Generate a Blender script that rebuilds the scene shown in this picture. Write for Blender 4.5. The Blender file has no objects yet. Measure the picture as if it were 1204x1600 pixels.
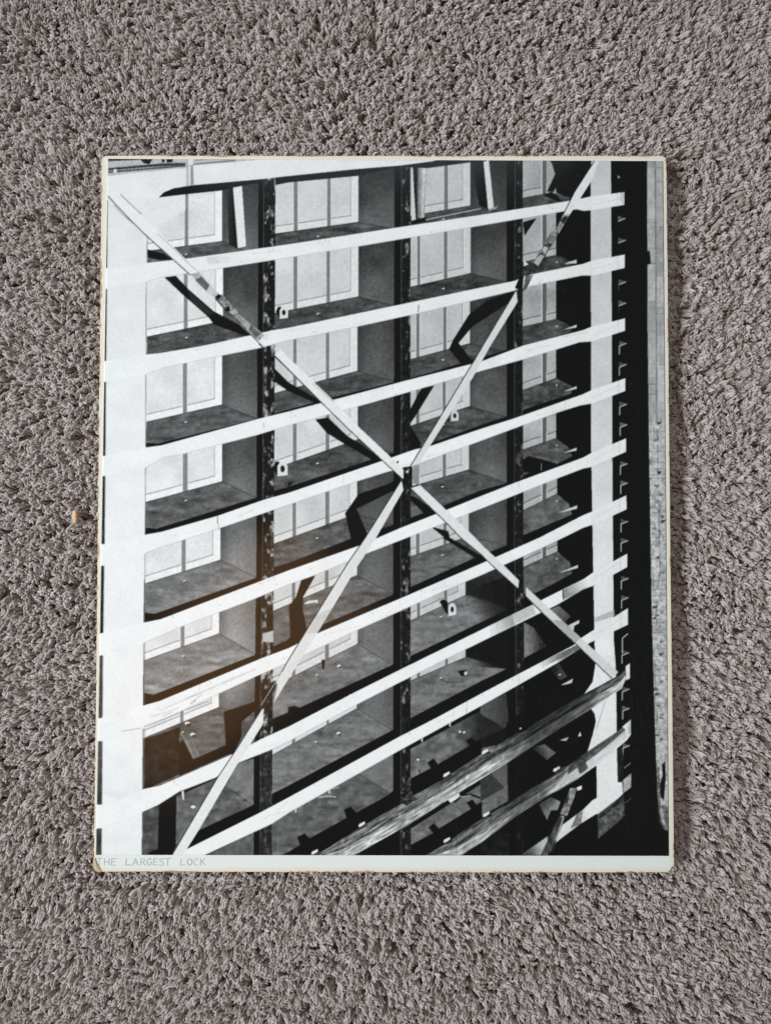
import bpy, bmesh, math
import numpy as np
from mathutils import Vector, Euler

# ------------------------------------------------------------------ camera, world, lamps, exposure
scene = bpy.context.scene
CAM_LOC = (-0.00776, -0.01696, 0.52896)
CAM_ROT = (0.028248, -0.01696, 0.00029)
F_PX, CX, CY = 1155.0, 602.0, 800.0            # in pixels of the 1204 x 1600 photograph
cam_data = bpy.data.cameras.new('camera')
cam_data.sensor_fit = 'VERTICAL'
cam_data.sensor_height = 36.0
cam_data.lens = 36.0 * F_PX / 1600.0
cam_data.clip_start = 0.01
cam_data.clip_end = 50.0
cam = bpy.data.objects.new('camera', cam_data)
scene.collection.objects.link(cam)
cam.location = CAM_LOC
cam.rotation_euler = CAM_ROT
scene.camera = cam

world = bpy.data.worlds.new('World')
scene.world = world
world.use_nodes = True
bg = world.node_tree.nodes['Background']
bg.inputs['Color'].default_value = (0.93, 0.96, 1.0, 1)
bg.inputs['Strength'].default_value = 0.22

def area_lamp(name, loc, target, size, size_y, energy, color):
    d = bpy.data.lights.new(name, 'AREA')
    d.shape = 'RECTANGLE'; d.size = size; d.size_y = size_y
    d.energy = energy; d.color = color
    o = bpy.data.objects.new(name, d)
    scene.collection.objects.link(o)
    o.location = loc
    o.rotation_euler = (Vector(target) - Vector(loc)).to_track_quat('-Z', 'Y').to_euler()
    return o
# the daylight window to the left of the carpet, and a dim warm lamp added overhead so that it
# shows as the brown sheen on the glossy print
window = area_lamp('window_light', (-1.42, -0.12, 1.06), (0.0, 0.0, 0.0), 1.2, 0.7, 4.8, (0.85, 0.945, 1.0))
window.data.spread = math.radians(48)
fill_lamp = area_lamp('far_fill_light', (-0.05, 1.35, 1.30), (0.0, 0.08, 0.0), 1.1, 0.9, 1.0, (0.86, 0.945, 1.0))  # soft fill added from the far side to lift the pile's shaded sides
fill_lamp.data.spread = math.radians(70)
lamp = area_lamp('sheen_lamp', (-0.47, -0.36, 1.55), (-0.47, -0.36, 0.0), 0.76, 0.38, 2.0, (1.0, 0.46, 0.11))
lamp.rotation_euler = (0, 0, math.radians(40))

scene.view_settings.view_transform = 'Standard'
scene.view_settings.look = 'None'
scene.view_settings.gamma = 1.0
scene.view_settings.exposure = 0.0
scene.view_settings.use_curve_mapping = False
scene.render.engine = 'CYCLES'
scene.cycles.use_denoising = True
scene.cycles.max_bounces = 8
scene.cycles.diffuse_bounces = 4

# ------------------------------------------------------------------ helpers
rng = np.random.default_rng(7)
COL = scene.collection

def link(o, parent=None):
    COL.objects.link(o)
    if parent is not None:
        o.parent = parent
    return o

def mesh_obj(name, verts, faces, mat, parent=None, smooth=False):
    me = bpy.data.meshes.new(name)
    me.from_pydata([tuple(map(float, v)) for v in verts], [], faces)
    me.update()
    if smooth:
        me.polygons.foreach_set('use_smooth', [True] * len(me.polygons))
    o = bpy.data.objects.new(name, me)
    if mat:
        me.materials.append(mat)
    return link(o, parent)

def new_mat(name, rough=0.6, color=(0.5, 0.5, 0.5), spec=0.5):
    m = bpy.data.materials.new(name)
    m.use_nodes = True
    b = m.node_tree.nodes['Principled BSDF']
    b.inputs['Base Color'].default_value = (*color, 1)
    b.inputs['Roughness'].default_value = rough
    b.inputs['Specular IOR Level'].default_value = spec
    return m, m.node_tree, b

# board frame: x to the right, y up the picture, z out of the board's face
BW, BH = 0.4064, 0.5095
TILT = math.radians(1.1)          # the right side stands a little off the pile
BZ = 0.004                         # height of the middle of the board's face over the pile tips
THICK = 0.0030
board_rot = Euler((0, -TILT, 0))
BR = np.array(board_rot.to_matrix())
B0 = np.array([0, 0, BZ])
CR = np.array(Euler(CAM_ROT).to_matrix())
CL = np.array(CAM_LOC)

def px_to_board(px):
    """photo pixels -> (x, y) on the face of the board"""
    px = np.asarray(px, float)
    d = np.stack([(px[..., 0] - CX) / F_PX, -(px[..., 1] - CY) / F_PX, -np.ones(px.shape[:-1])], -1) @ CR.T
    n = BR[:, 2]
    t = ((B0 - CL) @ n) / (d @ n)
    p = CL + d * t[..., None] - B0
    return (p @ BR)[..., :2]

def px_to_ground(px, z=0.0):
    px = np.asarray(px, float)
    d = np.array([(px[0] - CX) / F_PX, -(px[1] - CY) / F_PX, -1.0]) @ CR.T
    return CL + d * ((z - CL[2]) / d[2])

# ------------------------------------------------------------------ the black-and-white picture on the print
S = 2.0                                     # raster cells per photo pixel
OX, OY = 140.0, 238.0
RW, RH = int(920 * S), int(1112 * S)
img = np.full((RH, RW), 0.055, np.float32)

def value_noise(cell, seed, ax=1.0, ay=1.0):
    r = np.random.default_rng(seed)
    gw, gh = int(RW / (S * cell * ax)) + 4, int(RH / (S * cell * ay)) + 4
    g = r.standard_normal((gh, gw)).astype(np.float32)
    x = np.arange(RW) / (S * cell * ax); y = np.arange(RH) / (S * cell * ay)
    xi = x.astype(int); yi = y.astype(int); fx = (x - xi).astype(np.float32); fy = (y - yi).astype(np.float32)
    fx = fx * fx * (3 - 2 * fx); fy = fy * fy * (3 - 2 * fy)
    a = g[yi][:, xi] * (1 - fx) + g[yi][:, xi + 1] * fx
    b = g[yi + 1][:, xi] * (1 - fx) + g[yi + 1][:, xi + 1] * fx
    return a * (1 - fy)[:, None] + b * fy[:, None]

N1 = value_noise(1.0, 1)
N3 = value_noise(3.0, 2)
N8 = value_noise(8.0, 3)
N25 = value_noise(25.0, 4)
NS = 0.6 * value_noise(11.0, 5, 2.2, 0.55) + 0.4 * value_noise(5, 6, 2.0, 0.6)   # smears along a shelf
NV = 0.7 * value_noise(5.0, 8, 1.0, 2.2) + 0.5 * value_noise(2.2, 9, 1.0, 2.0)   # mottle down a post
NF = 0.6 * value_noise(2.5, 10) + 0.5 * value_noise(5, 11)

def mask_of(poly):
    """scan-line fill; returns bbox slices and a boolean mask"""
    p = np.asarray(poly, float)
    x = (p[:, 0] - OX) * S; y = (p[:, 1] - OY) * S
    r0 = max(0, int(math.floor(y.min()))); r1 = min(RH - 1, int(math.ceil(y.max())))
    c0 = max(0, int(math.floor(x.min()))); c1 = min(RW - 1, int(math.ceil(x.max())))
    if r1 < r0 or c1 < c0:
        return None
    m = np.zeros((r1 - r0 + 1, c1 - c0 + 1), bool)
    x2 = np.roll(x, -1); y2 = np.roll(y, -1)
    for r in range(r0, r1 + 1):
        yc = r + 0.5
        hit = (y <= yc) != (y2 <= yc)
        if not hit.any():
            continue
        xs = np.sort(x[hit] + (yc - y[hit]) / (y2[hit] - y[hit]) * (x2[hit] - x[hit]))
        for k in range(0, len(xs) - 1, 2):
            a = max(0, int(math.ceil(xs[k] - 0.5)) - c0); b = int(math.floor(xs[k + 1] - 0.5)) - c0 + 1
            if b > a:
                m[r - r0, a:b] = True
    return (slice(r0, r1 + 1), slice(c0, c1 + 1)), m

def grad(a, b, ta, tb):
    """tone ramp from point a (tone ta) to point b (tone tb)"""
    def f(sl):
        yy = (np.arange(sl[0].start, sl[0].stop) + 0.5) / S + OY
        xx = (np.arange(sl[1].start, sl[1].stop) + 0.5) / S + OX
        dx, dy = b[0] - a[0], b[1] - a[1]
        t = ((xx[None, :] - a[0]) * dx + (yy[:, None] - a[1]) * dy) / (dx * dx + dy * dy)
        t = np.clip(t, 0, 1); t = t * t * (3 - 2 * t)
        return ta + (tb - ta) * t
    return f

def draw(poly, tone, noise=(), alpha=1.0):
    mm = mask_of(poly)
    if mm is None:
        return
    sl, m = mm
    v = tone(sl) if callable(tone) else np.full(m.shape, tone, np.float32)
    v = v.astype(np.float32)
    for fld, amp in noise:
        v = v + fld[sl] * amp
    v = np.clip(v, 0.025, 0.97)
    cur = img[sl]
    if callable(alpha):
        al = np.clip(alpha(sl), 0, 1)
    else:
        al = alpha
    cur[m] = (cur * (1 - al) + v * al)[m]

def line(a, b, w, tone, alpha=1.0, noise=()):
    a = np.asarray(a, float); b = np.asarray(b, float)
    d = b - a; n = np.array([-d[1], d[0]]) / max(1e-6, np.hypot(*d)) * w / 2
    draw([a + n, b + n, b - n, a - n], tone, noise, alpha)

def pline(pts, w, tone, alpha=1.0):
    for a, b in zip(pts[:-1], pts[1:]):
        line(a, b, w, tone, alpha)

def dot(c, rx, ry, tone, alpha=1.0, n=10):
    draw([(c[0] + rx * math.cos(k * 2 * math.pi / n), c[1] + ry * math.sin(k * 2 * math.pi / n)) for k in range(n)], tone, (), alpha)

TILE = {1: (150, 240), 2: (450, 240), 3: (750, 240), 4: (150, 540), 5: (450, 540), 6: (750, 540),
        7: (150, 840), 8: (450, 840), 9: (750, 840), 10: (150, 1080), 11: (450, 1080), 12: (750, 1080)}
def t(n, *pts):
    x, y = TILE[n]
    return [(x + u / 4.0, y + v / 4.0) for u, v in pts]

# beams: upper edge, lower edge (photo pixels)
BEAM = {
 0: ([(165, 276), (215, 270), (290, 263), (302, 259), (365, 254), (451, 248), (700, 244)],
     [(165, 312), (247, 309), (256, 301), (272, 294.5), (300, 290), (412, 280), (450, 275.5), (557, 264.5), (625, 259), (675, 252.5), (700, 249)]),
 1: ([(160, 424), (230, 411), (295, 404), (451, 382), (625, 355), (751, 336), (887, 314.5), (910, 310), (922.5, 307), (974.5, 300.5)],
     [(160, 451), (230, 440), (257.5, 433), (312, 425), (451, 403), (557, 386), (751, 353), (867, 333), (900, 327.5), (911, 330), (922.5, 329), (974.5, 320.5)]),
 2: ([(160, 565), (229.5, 554), (250, 552), (315, 541), (387, 525), (427, 516), (450, 512.5), (625, 476), (751, 449.5), (804, 439), (820, 431), (910, 412.5), (922.5, 408), (975, 398)],
     [(160, 596), (229.5, 585), (257, 575), (347, 556), (407, 544), (450, 532.5), (557, 511), (642, 492.5), (751, 467), (804, 454.5), (819, 449.5), (908, 431), (922.5, 431), (975, 419)]),
 3: ([(155, 714), (229, 699), (252.5, 696), (402, 655), (451, 643), (520, 625), (637, 594), (751, 565), (817, 540), (910, 516), (922.5, 511), (975.7, 497.5)],
     [(155, 745), (229, 730), (257, 715), (285, 710), (402, 680), (451, 665), (557, 636), (640, 612.5), (751, 580), (815, 562.5), (867, 547), (905, 535), (922.5, 534), (975.7, 517)]),
 4: ([(155, 852), (229, 835), (252.5, 831), (340, 806), (412, 781), (451, 770), (597, 720), (647, 702.5), (675, 696), (751, 670), (802, 654), (910, 616), (922.5, 610), (976, 591)],
     [(155, 884), (227, 865), (250, 856), (345, 825), (451, 789), (557, 752.5), (605, 737.5), (650, 726), (751, 689), (867, 646), (905, 634), (922.5, 631), (976, 611)]),
 5: ([(152, 991), (226, 972.5), (251, 967.5), (412, 906), (451, 891), (565, 851), (625, 825), (695, 797.5), (751, 775), (802, 755), (910, 715), (922.5, 708), (977, 685)],
     [(152, 1022), (227, 1004), (260, 990), (282, 980), (400, 935), (451, 913.5), (492, 899), (570, 866), (637, 840), (675, 825), (751, 795), (867, 749), (910, 732.5), (922.5, 730), (977, 706)]),
 6: ([(150, 1124), (225, 1102), (250, 1095), (407, 1029), (451, 1012.5), (500, 987.5), (625, 935), (751, 880.5), (842, 840), (910, 805), (922.5, 800), (977.5, 774)],
     [(150, 1155), (225, 1138), (262, 1121), (342, 1084), (400, 1057), (451, 1035), (557, 985), (625, 955), (690, 925), (751, 899), (847, 856), (880, 840), (910, 825), (925, 820), (978, 796)]),
 7: ([(148, 1265), (225, 1232.5), (250, 1227.5), (365, 1177.5), (407, 1155), (451, 1135), (557, 1080), (625, 1046), (751, 984), (832, 944), (912, 904), (926, 894), (979, 865)],
     [(148, 1296), (225, 1267.5), (250, 1256), (280, 1237), (337, 1215), (372, 1192), (425, 1171), (451, 1158.5), (557, 1101), (625, 1066), (692, 1032), (751, 1003), (870, 945), (910, 921), (927, 915), (979, 886)]),
 8: ([(262, 1340), (290, 1327.5), (407, 1269), (451, 1245.5), (625, 1150), (680, 1122), (751, 1083.5), (895, 1008), (908, 996), (927, 984), (980, 950)],
     [(310, 1341), (322, 1335), (425, 1287), (451, 1270), (625, 1172), (751, 1103), (817, 1066), (870, 1036), (905, 1014), (925, 1002), (980, 976)]),
 9: ([(480, 1343), (500, 1332), (590, 1276), (625, 1257), (685, 1222), (751, 1178), (807, 1146), (912, 1084), (962, 1057), (975, 1047)],
     [(540, 1344), (555, 1335), (640, 1287), (751, 1217), (795, 1190), (845, 1157), (925, 1106), (970, 1076), (977, 1060)]),
 10: ([(655, 1343), (667, 1335), (705, 1311), (751, 1280.5), (810, 1244), (857, 1216), (885, 1197), (930, 1165), (975, 1135), (984, 1124)],
      [(710, 1343), (722, 1335), (751, 1316.5), (810, 1272), (857, 1242), (932, 1195), (979, 1156), (984, 1147)]),
}
def top(r, x): return float(np.interp(x, [p[0] for p in BEAM[r][0]], [p[1] for p in BEAM[r][0]]))
def bot(r, x): return float(np.interp(x, [p[0] for p in BEAM[r][1]], [p[1] for p in BEAM[r][1]]))

def cell(r, xL, xR, xW, yL, yR, yW, band=None, ribs=(), panel=0.80, wall=(0.24, 0.42), shelf=0.30, sdark=0.0, trim=True, rise=None):
    def mid(x):
        return top(r, x) + 5
    inset = 12 if rise is None else rise
    slope = (yR - yL) / (xR - xL)
    P = lambda x: yL + slope * (x - xL)
    draw([(xL, mid(xL)), (xR, mid(xR)), (xR, yR), (xL, yL)], panel, [(N3, .015), (N25, .02), (N1, .012)])
    if trim:
        draw([(xL, P(xL) - inset), (xR, P(xR) - inset), (xR, yR), (xL, yL)], panel + 0.05, [(N3, .02), (N1, .012)])
        draw([(xR - 12, mid(xR)), (xR, mid(xR)), (xR, yR), (xR - 12, P(xR - 12))], panel + 0.06, [(N3, .02)])
        line((xL, P(xL) - inset), (xR - 11, P(xR - 11) - inset), 1.2, panel * 0.52, 0.85)
        line((xR - 12, mid(xR)), (xR - 12, P(xR - 12) - inset), 1.0, panel * 0.62, 0.8)
        line((xR - 10.8, mid(xR)), (xR - 10.8, P(xR - 12) - inset), 1.0, 0.95, 0.7)
    for a, b in ribs:
        draw([(a, mid(a)), (b, mid(b)), (b, P(b) + 3), (a, P(a) + 2)], 0.47 * panel / 0.8, [(N3, .02), (N1, .012)])
        line((b, mid(b)), (b, P(b) + 3), 1.1, 0.90, 0.9)
        line((a - .6, mid(a)), (a - .6, P(a)), 0.9, 0.92, 0.6)
    if xW > xR + 1:
        draw([(xR, mid(xR)), (xW, mid(xW)), (xW, yW), (xR, yR)],
             grad((xR, bot(r, xR)), (xR + (xW - xR) * .5, yW), *wall), [(N1, .03), (N3, .018), (N25, .02)])
        draw([(xR, mid(xR)), (xW, mid(xW)), (xW, yW), (xR, yR)], .10, (), grad((xR, yR), (xR + 16, yR), .22, 0.))
        draw([(xR, mid(xR)), (xW, mid(xW)), (xW, yW), (xR, yR)], .10, (), grad((xR + (xW - xR) * .5, yR), (xW, yR), 0., .18))
        line((xR, mid(xR)), (xR, yR), 1.0, 0.15, 0.5)
    fr = r + 1
    fx = xW
    pts = [(xL, yL - .5), (xR, yR - .5)]
    if xW > xR + 1:
        pts.append((xW, yW))
    bx = max(xR, xW)
    pts += [(bx, max(yW, top(fr, bx)) + 5)]
    for q in np.linspace(bx, xL, 6)[1:]:
        pts.append((q, top(fr, q) + 5))
    draw(pts, grad((xL, yL), (xL + 8, yL + 40), shelf - sdark, shelf + .03), [(NS, .065), (N8, .018), (NF, .022), (N3, .015), (N1, .02)])
    line((xL, yL), (xR, yR), 1.6, shelf * 0.6, 0.6)
    if xW > xR + 1:
        line((xR, yR), (xW, yW), 1.8, shelf * 0.55, 0.6)
        line((xR + 4, yR + .4), (xW, yW - 1.5), 0.9, shelf + .16, 0.4)
    rk = np.random.default_rng(int(xL * 7 + yL * 13))
    for k in range(9):
        x0 = rk.uniform(xL + 4, xR - 14); hh = max(6., top(fr, x0) - P(x0))
        y0 = P(x0) + rk.uniform(.08, .85) * hh
        dx = rk.uniform(6, 22); dy = slope * dx + rk.uniform(-4, 5)
        pline([(x0, y0), (x0 + dx * .5, y0 + dy * .5 + rk.uniform(-1.5, 1.5)), (x0 + dx, y0 + dy)], rk.uniform(.8, 2.6), shelf + rk.choice([-.13, .12, .16]), rk.uniform(.15, .45))
    for k in range(10):
        x0 = rk.uniform(xL + 3, xR); hh = max(6., top(fr, x0) - P(x0))
        dot((x0, P(x0) + rk.uniform(.03, .9) * hh), rk.uniform(.5, 1.2), rk.uniform(.4, .9), rk.choice([.1, .7]), rk.uniform(.3, .7), 6)
    if band:
        b = list(band)
        draw(b + [(q, top(fr, q) + 5) for q in np.linspace(b[-1][0], b[0][0], 6)], 0.06, [(N1, .006)])
    for k in range(2):
        c = (xL + (xR - xL) * (0.45 + .35 * k) + 9, P(xL + (xR - xL) * (0.45 + .35 * k)) + 12 + 4 * k)
        if k == 0:
            dot(c, 2.0, 1.3, 0.88); dot((c[0] + 1, c[1] + 1.4), 2, .8, .12)
        else:
            dot(c, .9, .7, 0.5)

# ---- column 1
c1 = dict(panel=0.86)
cell(0, 229, 347.5, 404, 393, 377.5, 401, ribs=[(289, 295)], shelf=.31, **c1)
cell(1, 229, 349, 404, 527, 502, 526, ribs=[(287.5, 294)], shelf=.29, **c1)
cell(2, 228, 347.5, 402, 660, 632.5, 654.5, [(228, 692), (247.5, 693), (402, 654.5), (413, 652)], [(286, 293)], shelf=.33, wall=(.30, .42), **c1)
cell(3, 228, 347.5, 401, 785, 752.5, 777.5, [(228, 824.5), (245, 826), (401, 777.5), (412, 776)], [(286, 294)], shelf=.35, wall=(.30, .46), **c1)
cell(4, 226, 345, 401, 912.5, 875, 902.5, [(226, 957), (242.5, 959), (401, 902.5), (411, 900)], [(284, 291)], shelf=.45, wall=(.40, .54), **c1)
cell(5, 225, 343, 400, 1032.5, 990, 1022.5, [(225, 1082.5), (240, 1085.5), (400, 1022.5), (410, 1018)], [(282.5, 289)], shelf=.50, wall=(.50, .58), **c1)
cell(6, 224, 342.5, 400, 1154, 1105, 1118, None, [(282, 287.5)], shelf=.36, wall=(.55, .38), **c1)
draw(t(10, (298, 300), (530, 222), (520, 300), (545, 490), (520, 520), (298, 620)), 0.10, [(N8, .03), (N3, .015)])
draw(t(10, (520, 330), (545, 300), (610, 425), (812, 335), (860, 380), (520, 530)), 0.05)
draw(t(10, (800, 128), (1000, 62), (1030, 90), (910, 190), (912, 280), (860, 390), (815, 400)), 0.055)
draw(t(10, (910, 200), (985, 175), (920, 290)), .30, [(N8, .03)])
pline(t(10, (530, 260), (560, 300), (610, 415)), 3.0, .62, .55)
pline(t(10, (600, 300), (640, 400)), 1.6, .6, .5)
pline(t(10, (600, 210), (700, 190), (800, 195)), 2.2, .52, .5)
for p in t(10, (572, 200), (605, 270)):
    dot(p, 4, 2.6, .92); dot((p[0] + 2, p[1] + 2), 3.6, 1.6, .1)
# last row of column 1
draw(t(10, (290, 745), (520, 640), (520, 1030), (290, 1030)), .30, [(NS, .05), (N8, .04), (N3, .02)])
draw(t(10, (395, 690), (510, 620), (505, 960), (470, 1030), (300, 1030), (345, 1000), (388, 985)), .055)
draw(t(10, (505, 650), (545, 640), (720, 560), (985, 440), (985, 710), (640, 870), (500, 960)), .38, [(NS, .06), (N8, .04), (N3, .02)])
draw(t(10, (880, 450), (985, 420), (985, 710), (820, 590)), .46, [(N8, .03), (N3, .02)])
pline(t(10, (800, 590), (980, 708)), 2, .25, .6)
draw(t(10, (650, 865), (980, 712), (1020, 700), (1030, 760), (555, 1000)), .05)
draw(t(10, (535, 625), (550, 620), (552, 678), (542, 676)), .85)
dot(t(10, (608, 722))[0], 4, 2.4, .9); dot(t(10, (930, 680))[0], 2.2, 1.6, .1)
draw(t(10, (690, 1024), (985, 880), (985, 1030)), .36, [(N8, .04), (N3, .02)])

# ---- column 2
c2 = dict(panel=0.80)
cell(0, 429, 560, 617, 366, 347.5, 358, ribs=[(459, 465.5), (511, 517)], shelf=.27, wall=(.17, .40), **c2)
cell(1, 429, 560, 617, 490, 464, 478, ribs=[(458.5, 465), (510, 516)], shelf=.27, wall=(.22, .40), **c2)
cell(2, 429, 558.5, 616, 615, 580, 596, [(429, 646), (520, 621), (616, 597), (627, 594)], [(458, 464), (509, 515)], shelf=.27, wall=(.28, .36), **c2)
cell(3, 428, 559, 616, 733, 687, 709, [(428, 767), (450, 761), (582, 717.5), (616, 707), (627, 700)], [(457.5, 464), (508.5, 515)], shelf=.29, wall=(.26, .37), **c2)
cell(4, 428, 558, 615, 850, 803, 820, [(428, 886), (450, 880), (550, 841), (615, 820), (627, 814)], [(457, 463), (508, 515)], shelf=.33, wall=(.30, .36), **c2)
cell(5, 427, 558, 614, 955, 899, 928, [(427, 1010), (504, 976), (614, 929), (627, 925)], [(456, 462), (507.5, 514)], shelf=.37, wall=(.36, .44), **c2)
cell(6, 426, 559, 614, 1073, 1006, 1039, [(426, 1123), (467, 1106), (614, 1038), (627, 1030)], [(456, 462), (507.5, 514.5)], shelf=.46, wall=(.42, .48), rise=14, **c2)
cell(7, 425, 557.5, 614, 1180, 1107, 1141, [(425, 1240), (450, 1227.5), (612, 1141), (627, 1133)], [(456, 462), (510, 514.5)], shelf=.44, wall=(.40, .44), rise=22, **c2)
draw([(425, 1280), (560, 1206), (614, 1180), (614, 1245), (500, 1332), (425, 1340)], .37, [(NS, .05), (N8, .04), (N3, .02)])
draw([(560, 1209), (614, 1175), (614, 1241)], .44, [(N8, .02), (N3, .02)])
pline([(560, 1209), (611, 1240)], 2.0, .28, .7)
draw([(425, 1344)] + t(11, (0, 1005), (75, 960), (58, 912), (105, 886), (132, 920), (365, 790), (348, 742), (390, 718), (428, 757), (630, 645), (655, 620), (708, 600), (708, 720)) + [(500, 1336), (480, 1344)], .05)
for p in t(11, (48, 745), (258, 627)):
    line((p[0], p[1] - 5), (p[0], p[1] + 3), 2.2, .9)
draw(t(8, (0, 1060), (40, 1050), (75, 1064), (0, 1110)), .06)
for p in t(8, (318, 803)) + t(11, (315, 263)):
    dot(p, 3.0, 2.2, .92); dot((p[0] + 1.4, p[1] + 1.6), 2.4, 1.2, .15)
draw(t(8, (210, 760), (232, 765), (225, 825), (212, 815)), .07)
pline(t(11, (190, 662), (250, 655), (300, 660)), 1.4, .85, .9)
pline(t(11, (262, 610), (320, 600)), 1.2, .8, .9)
# lug plates on the shelves
def lug(c, w, h, shadow=True, tone=.84):
    x, y = c
    if shadow:
        draw([(x - w * .95, y - h * .1), (x - w * .7, y - h * .5), (x - w * .3, y - h * .5), (x - w * .3, y + h * .45), (x - w * .6, y + h * .35)], .06)
    draw([(x - w / 2, y + h / 2), (x - w / 2, y - h * .2), (x - w * .3, y - h * .45), (x, y - h * .52), (x + w * .3, y - h * .45), (x + w / 2, y - h * .2), (x + w / 2, y + h * .42)], tone)
    dot((x, y - h * .02), w * .22, h * .24, .10)
lug((443.5, 489), 13, 19)
lug((441.5, 733), 16, 23)
draw(t(5, (0, 855), (40, 850), (0, 885)), .06)

# ---- column 3
c3 = dict(panel=0.74)
cell(0, 641, 734.5, 791, 338, 322, 333, ribs=[(693.5, 700)], shelf=.27, wall=(.14, .30), **c3)
draw(t(2, (770, 105), (780, 110), (808, 380), (800, 420), (770, 420)), .80)
draw(t(2, (778, 80), (808, 70), (812, 400), (798, 420), (787, 250)), .07)
draw(t(2, (808, 66), (868, 64), (850, 398), (828, 406), (805, 398)), grad((652, 300), (666, 300), .50, .88), [(NV, .05), (N3, .03)])
line((653, 260), (653, 338), 1.4, .3, .8)
line((665.5, 260), (661.5, 338), 1.2, .4, .8)
draw(t(2, (770, 420), (855, 402), (860, 425), (770, 450)), .07, [(NF, .06)])
pline(t(2, (860, 415), (920, 402), (1204, 345)), 1.2, .85, .9)
cell(1, 641, 735, 791, 449, 427.5, 441, ribs=[(651.5, 656.5), (693, 699)], shelf=.23, wall=(.24, .38), **c3)
cell(2, 641, 734, 791, 562, 537, 549, [(641, 591), (719, 568), (791, 547), (803, 543)], [(650, 655.5), (692, 697.5)], shelf=.27, wall=(.24, .30), **c3)
cell(3, 641, 734, 791, 666, 635, 652, [(641, 702), (680, 690), (751, 664), (791, 651), (803, 647)], [(649.5, 655.5), (691, 696.5)], shelf=.28, wall=(.28, .38), **c3)
cell(4, 641, 732.5, 791, 761, 734, 755, [(641, 809), (690, 791), (751, 766), (791, 755), (803, 750)], [(649.5, 655), (691, 697)], shelf=.30, wall=(.30, .42), **c3)
cell(5, 641, 732, 791, 870, 838, 852, [(641, 917.5), (742, 871), (791, 852), (804, 846)], [(649.5, 655.5), (692, 698)], shelf=.37, wall=(.30, .36), **c3)
cell(6, 641, 727, 791, 970, 930, 950, [(641, 1025), (751, 972), (791, 953), (804, 947)], [(651, 656.5), (693, 699)], shelf=.45, wall=(.16, .14), **c3)
cell(7, 641, 727, 791, 1064, 1027, 1045, [(641, 1122), (751, 1064), (791, 1045), (804, 1040)], [(651, 656.5), (695, 700)], shelf=.42, wall=(.09, .07), panel=.72, rise=20)
draw([(727, 985), (793, 955), (793, 1045), (727, 1040)], .07, (), grad((725, 1010), (780, 1010), 0., .95))
draw([(705, 930), (793, 900), (793, 960), (730, 985)], .07, (), grad((725, 950), (785, 935), 0., .85))
draw([(641, 1170), (760, 1105), (795, 1080), (795, 1160), (641, 1260)], .42, [(NS, .06), (N8, .05), (N3, .02)])
draw([(700, 1120), (795, 1080), (795, 1160), (720, 1175)], .06, (), grad((708, 1125), (765, 1125), 0., .95))
draw(t(11, (765, 545), (890, 480), (868, 445), (908, 420), (935, 455), (1132, 340), (1110, 305), (1145, 290), (1175, 315), (1210, 300), (1210, 420), (765, 660)), .05)
for p in t(11, (836, 300), (1010, 205)):
    line((p[0], p[1] - 6), (p[0], p[1] + 4), 2.0, .88)
for p in t(11, (1072, 252), (1098, 256), (810, 427)):
    dot(p, 2.2, 1.6, .92)
dot(t(11, (820, 500))[0], 1.2, 3, .07)
draw([(641, 1295), (751, 1225), (795, 1195), (795, 1250), (641, 1340)], .42, [(NS, .05), (N8, .04), (N3, .02)])
draw(t(11, (765, 960), (905, 885), (875, 850), (910, 823), (942, 857), (1140, 735), (1113, 695), (1150, 675), (1176, 708), (1210, 690), (1210, 830), (860, 1040), (765, 1040)), .05)
pline(t(11, (1035, 695), (1080, 655), (1140, 645), (1204, 668)), 3.2, .10)
pline(t(11, (1075, 660), (1140, 652)), 1.0, .85)
draw(t(11, (990, 670), (1060, 628), (1075, 655), (1015, 698)), .90, [(NF, .10)])
lug((710, 650), 12, 17, False, .80)
dot(t(5, (1000, 465))[0], 2, 3, .1)
draw(t(8, (945, 400), (965, 385), (995, 400), (1000, 480), (985, 470)), .05)
lug((706, 952.5), 12, 20, False, .86)
draw(t(8, (1060, 835), (1110, 825), (1120, 860), (1080, 865)), .06); dot(t(8, (1108, 848))[0], 2.4, 3, .85)
pline(t(8, (920, 880), (945, 930), (985, 985)), 2.0, .5, .5)
pline(t(8, (960, 890), (1000, 905), (1100, 900)), 2.4, .24, .6)

# ---- brace and its shadow in the upper left bays
draw([(355, 300), (364, 289), (371, 389), (358, 382)], grad((356, 330), (370, 330), .16, .08), [(N1, .015)])
draw([(364, 291), (378, 289.5), (384.5, 385), (372, 388)], .88, [(N3, .02)])
draw([(734.5, 245), (754, 245), (762, 327), (748, 322)], grad((734, 280), (755, 280), .12, .07))
draw([(754, 245), (762.5, 245), (771, 326), (762, 327)], .84, [(N3, .02)])
draw(t(3, (50, 348), (110, 330), (100, 345), (55, 358)), .6)

# ---- shadow under the top beam
draw([(247.5, 310), (290, 304), (347, 298), (364, 293.5), (414, 284), (414, 270), (300, 280), (250, 290)], .07, [(N1, .008)])
draw([(428, 290), (450, 285.5), (560, 275), (577, 271), (618, 262), (628, 255), (440, 268), (428, 275)], .07, [(N1, .008)])
draw([(640, 262), (668, 263), (735, 254), (760, 252), (760, 240), (640, 245)], .07)

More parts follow.
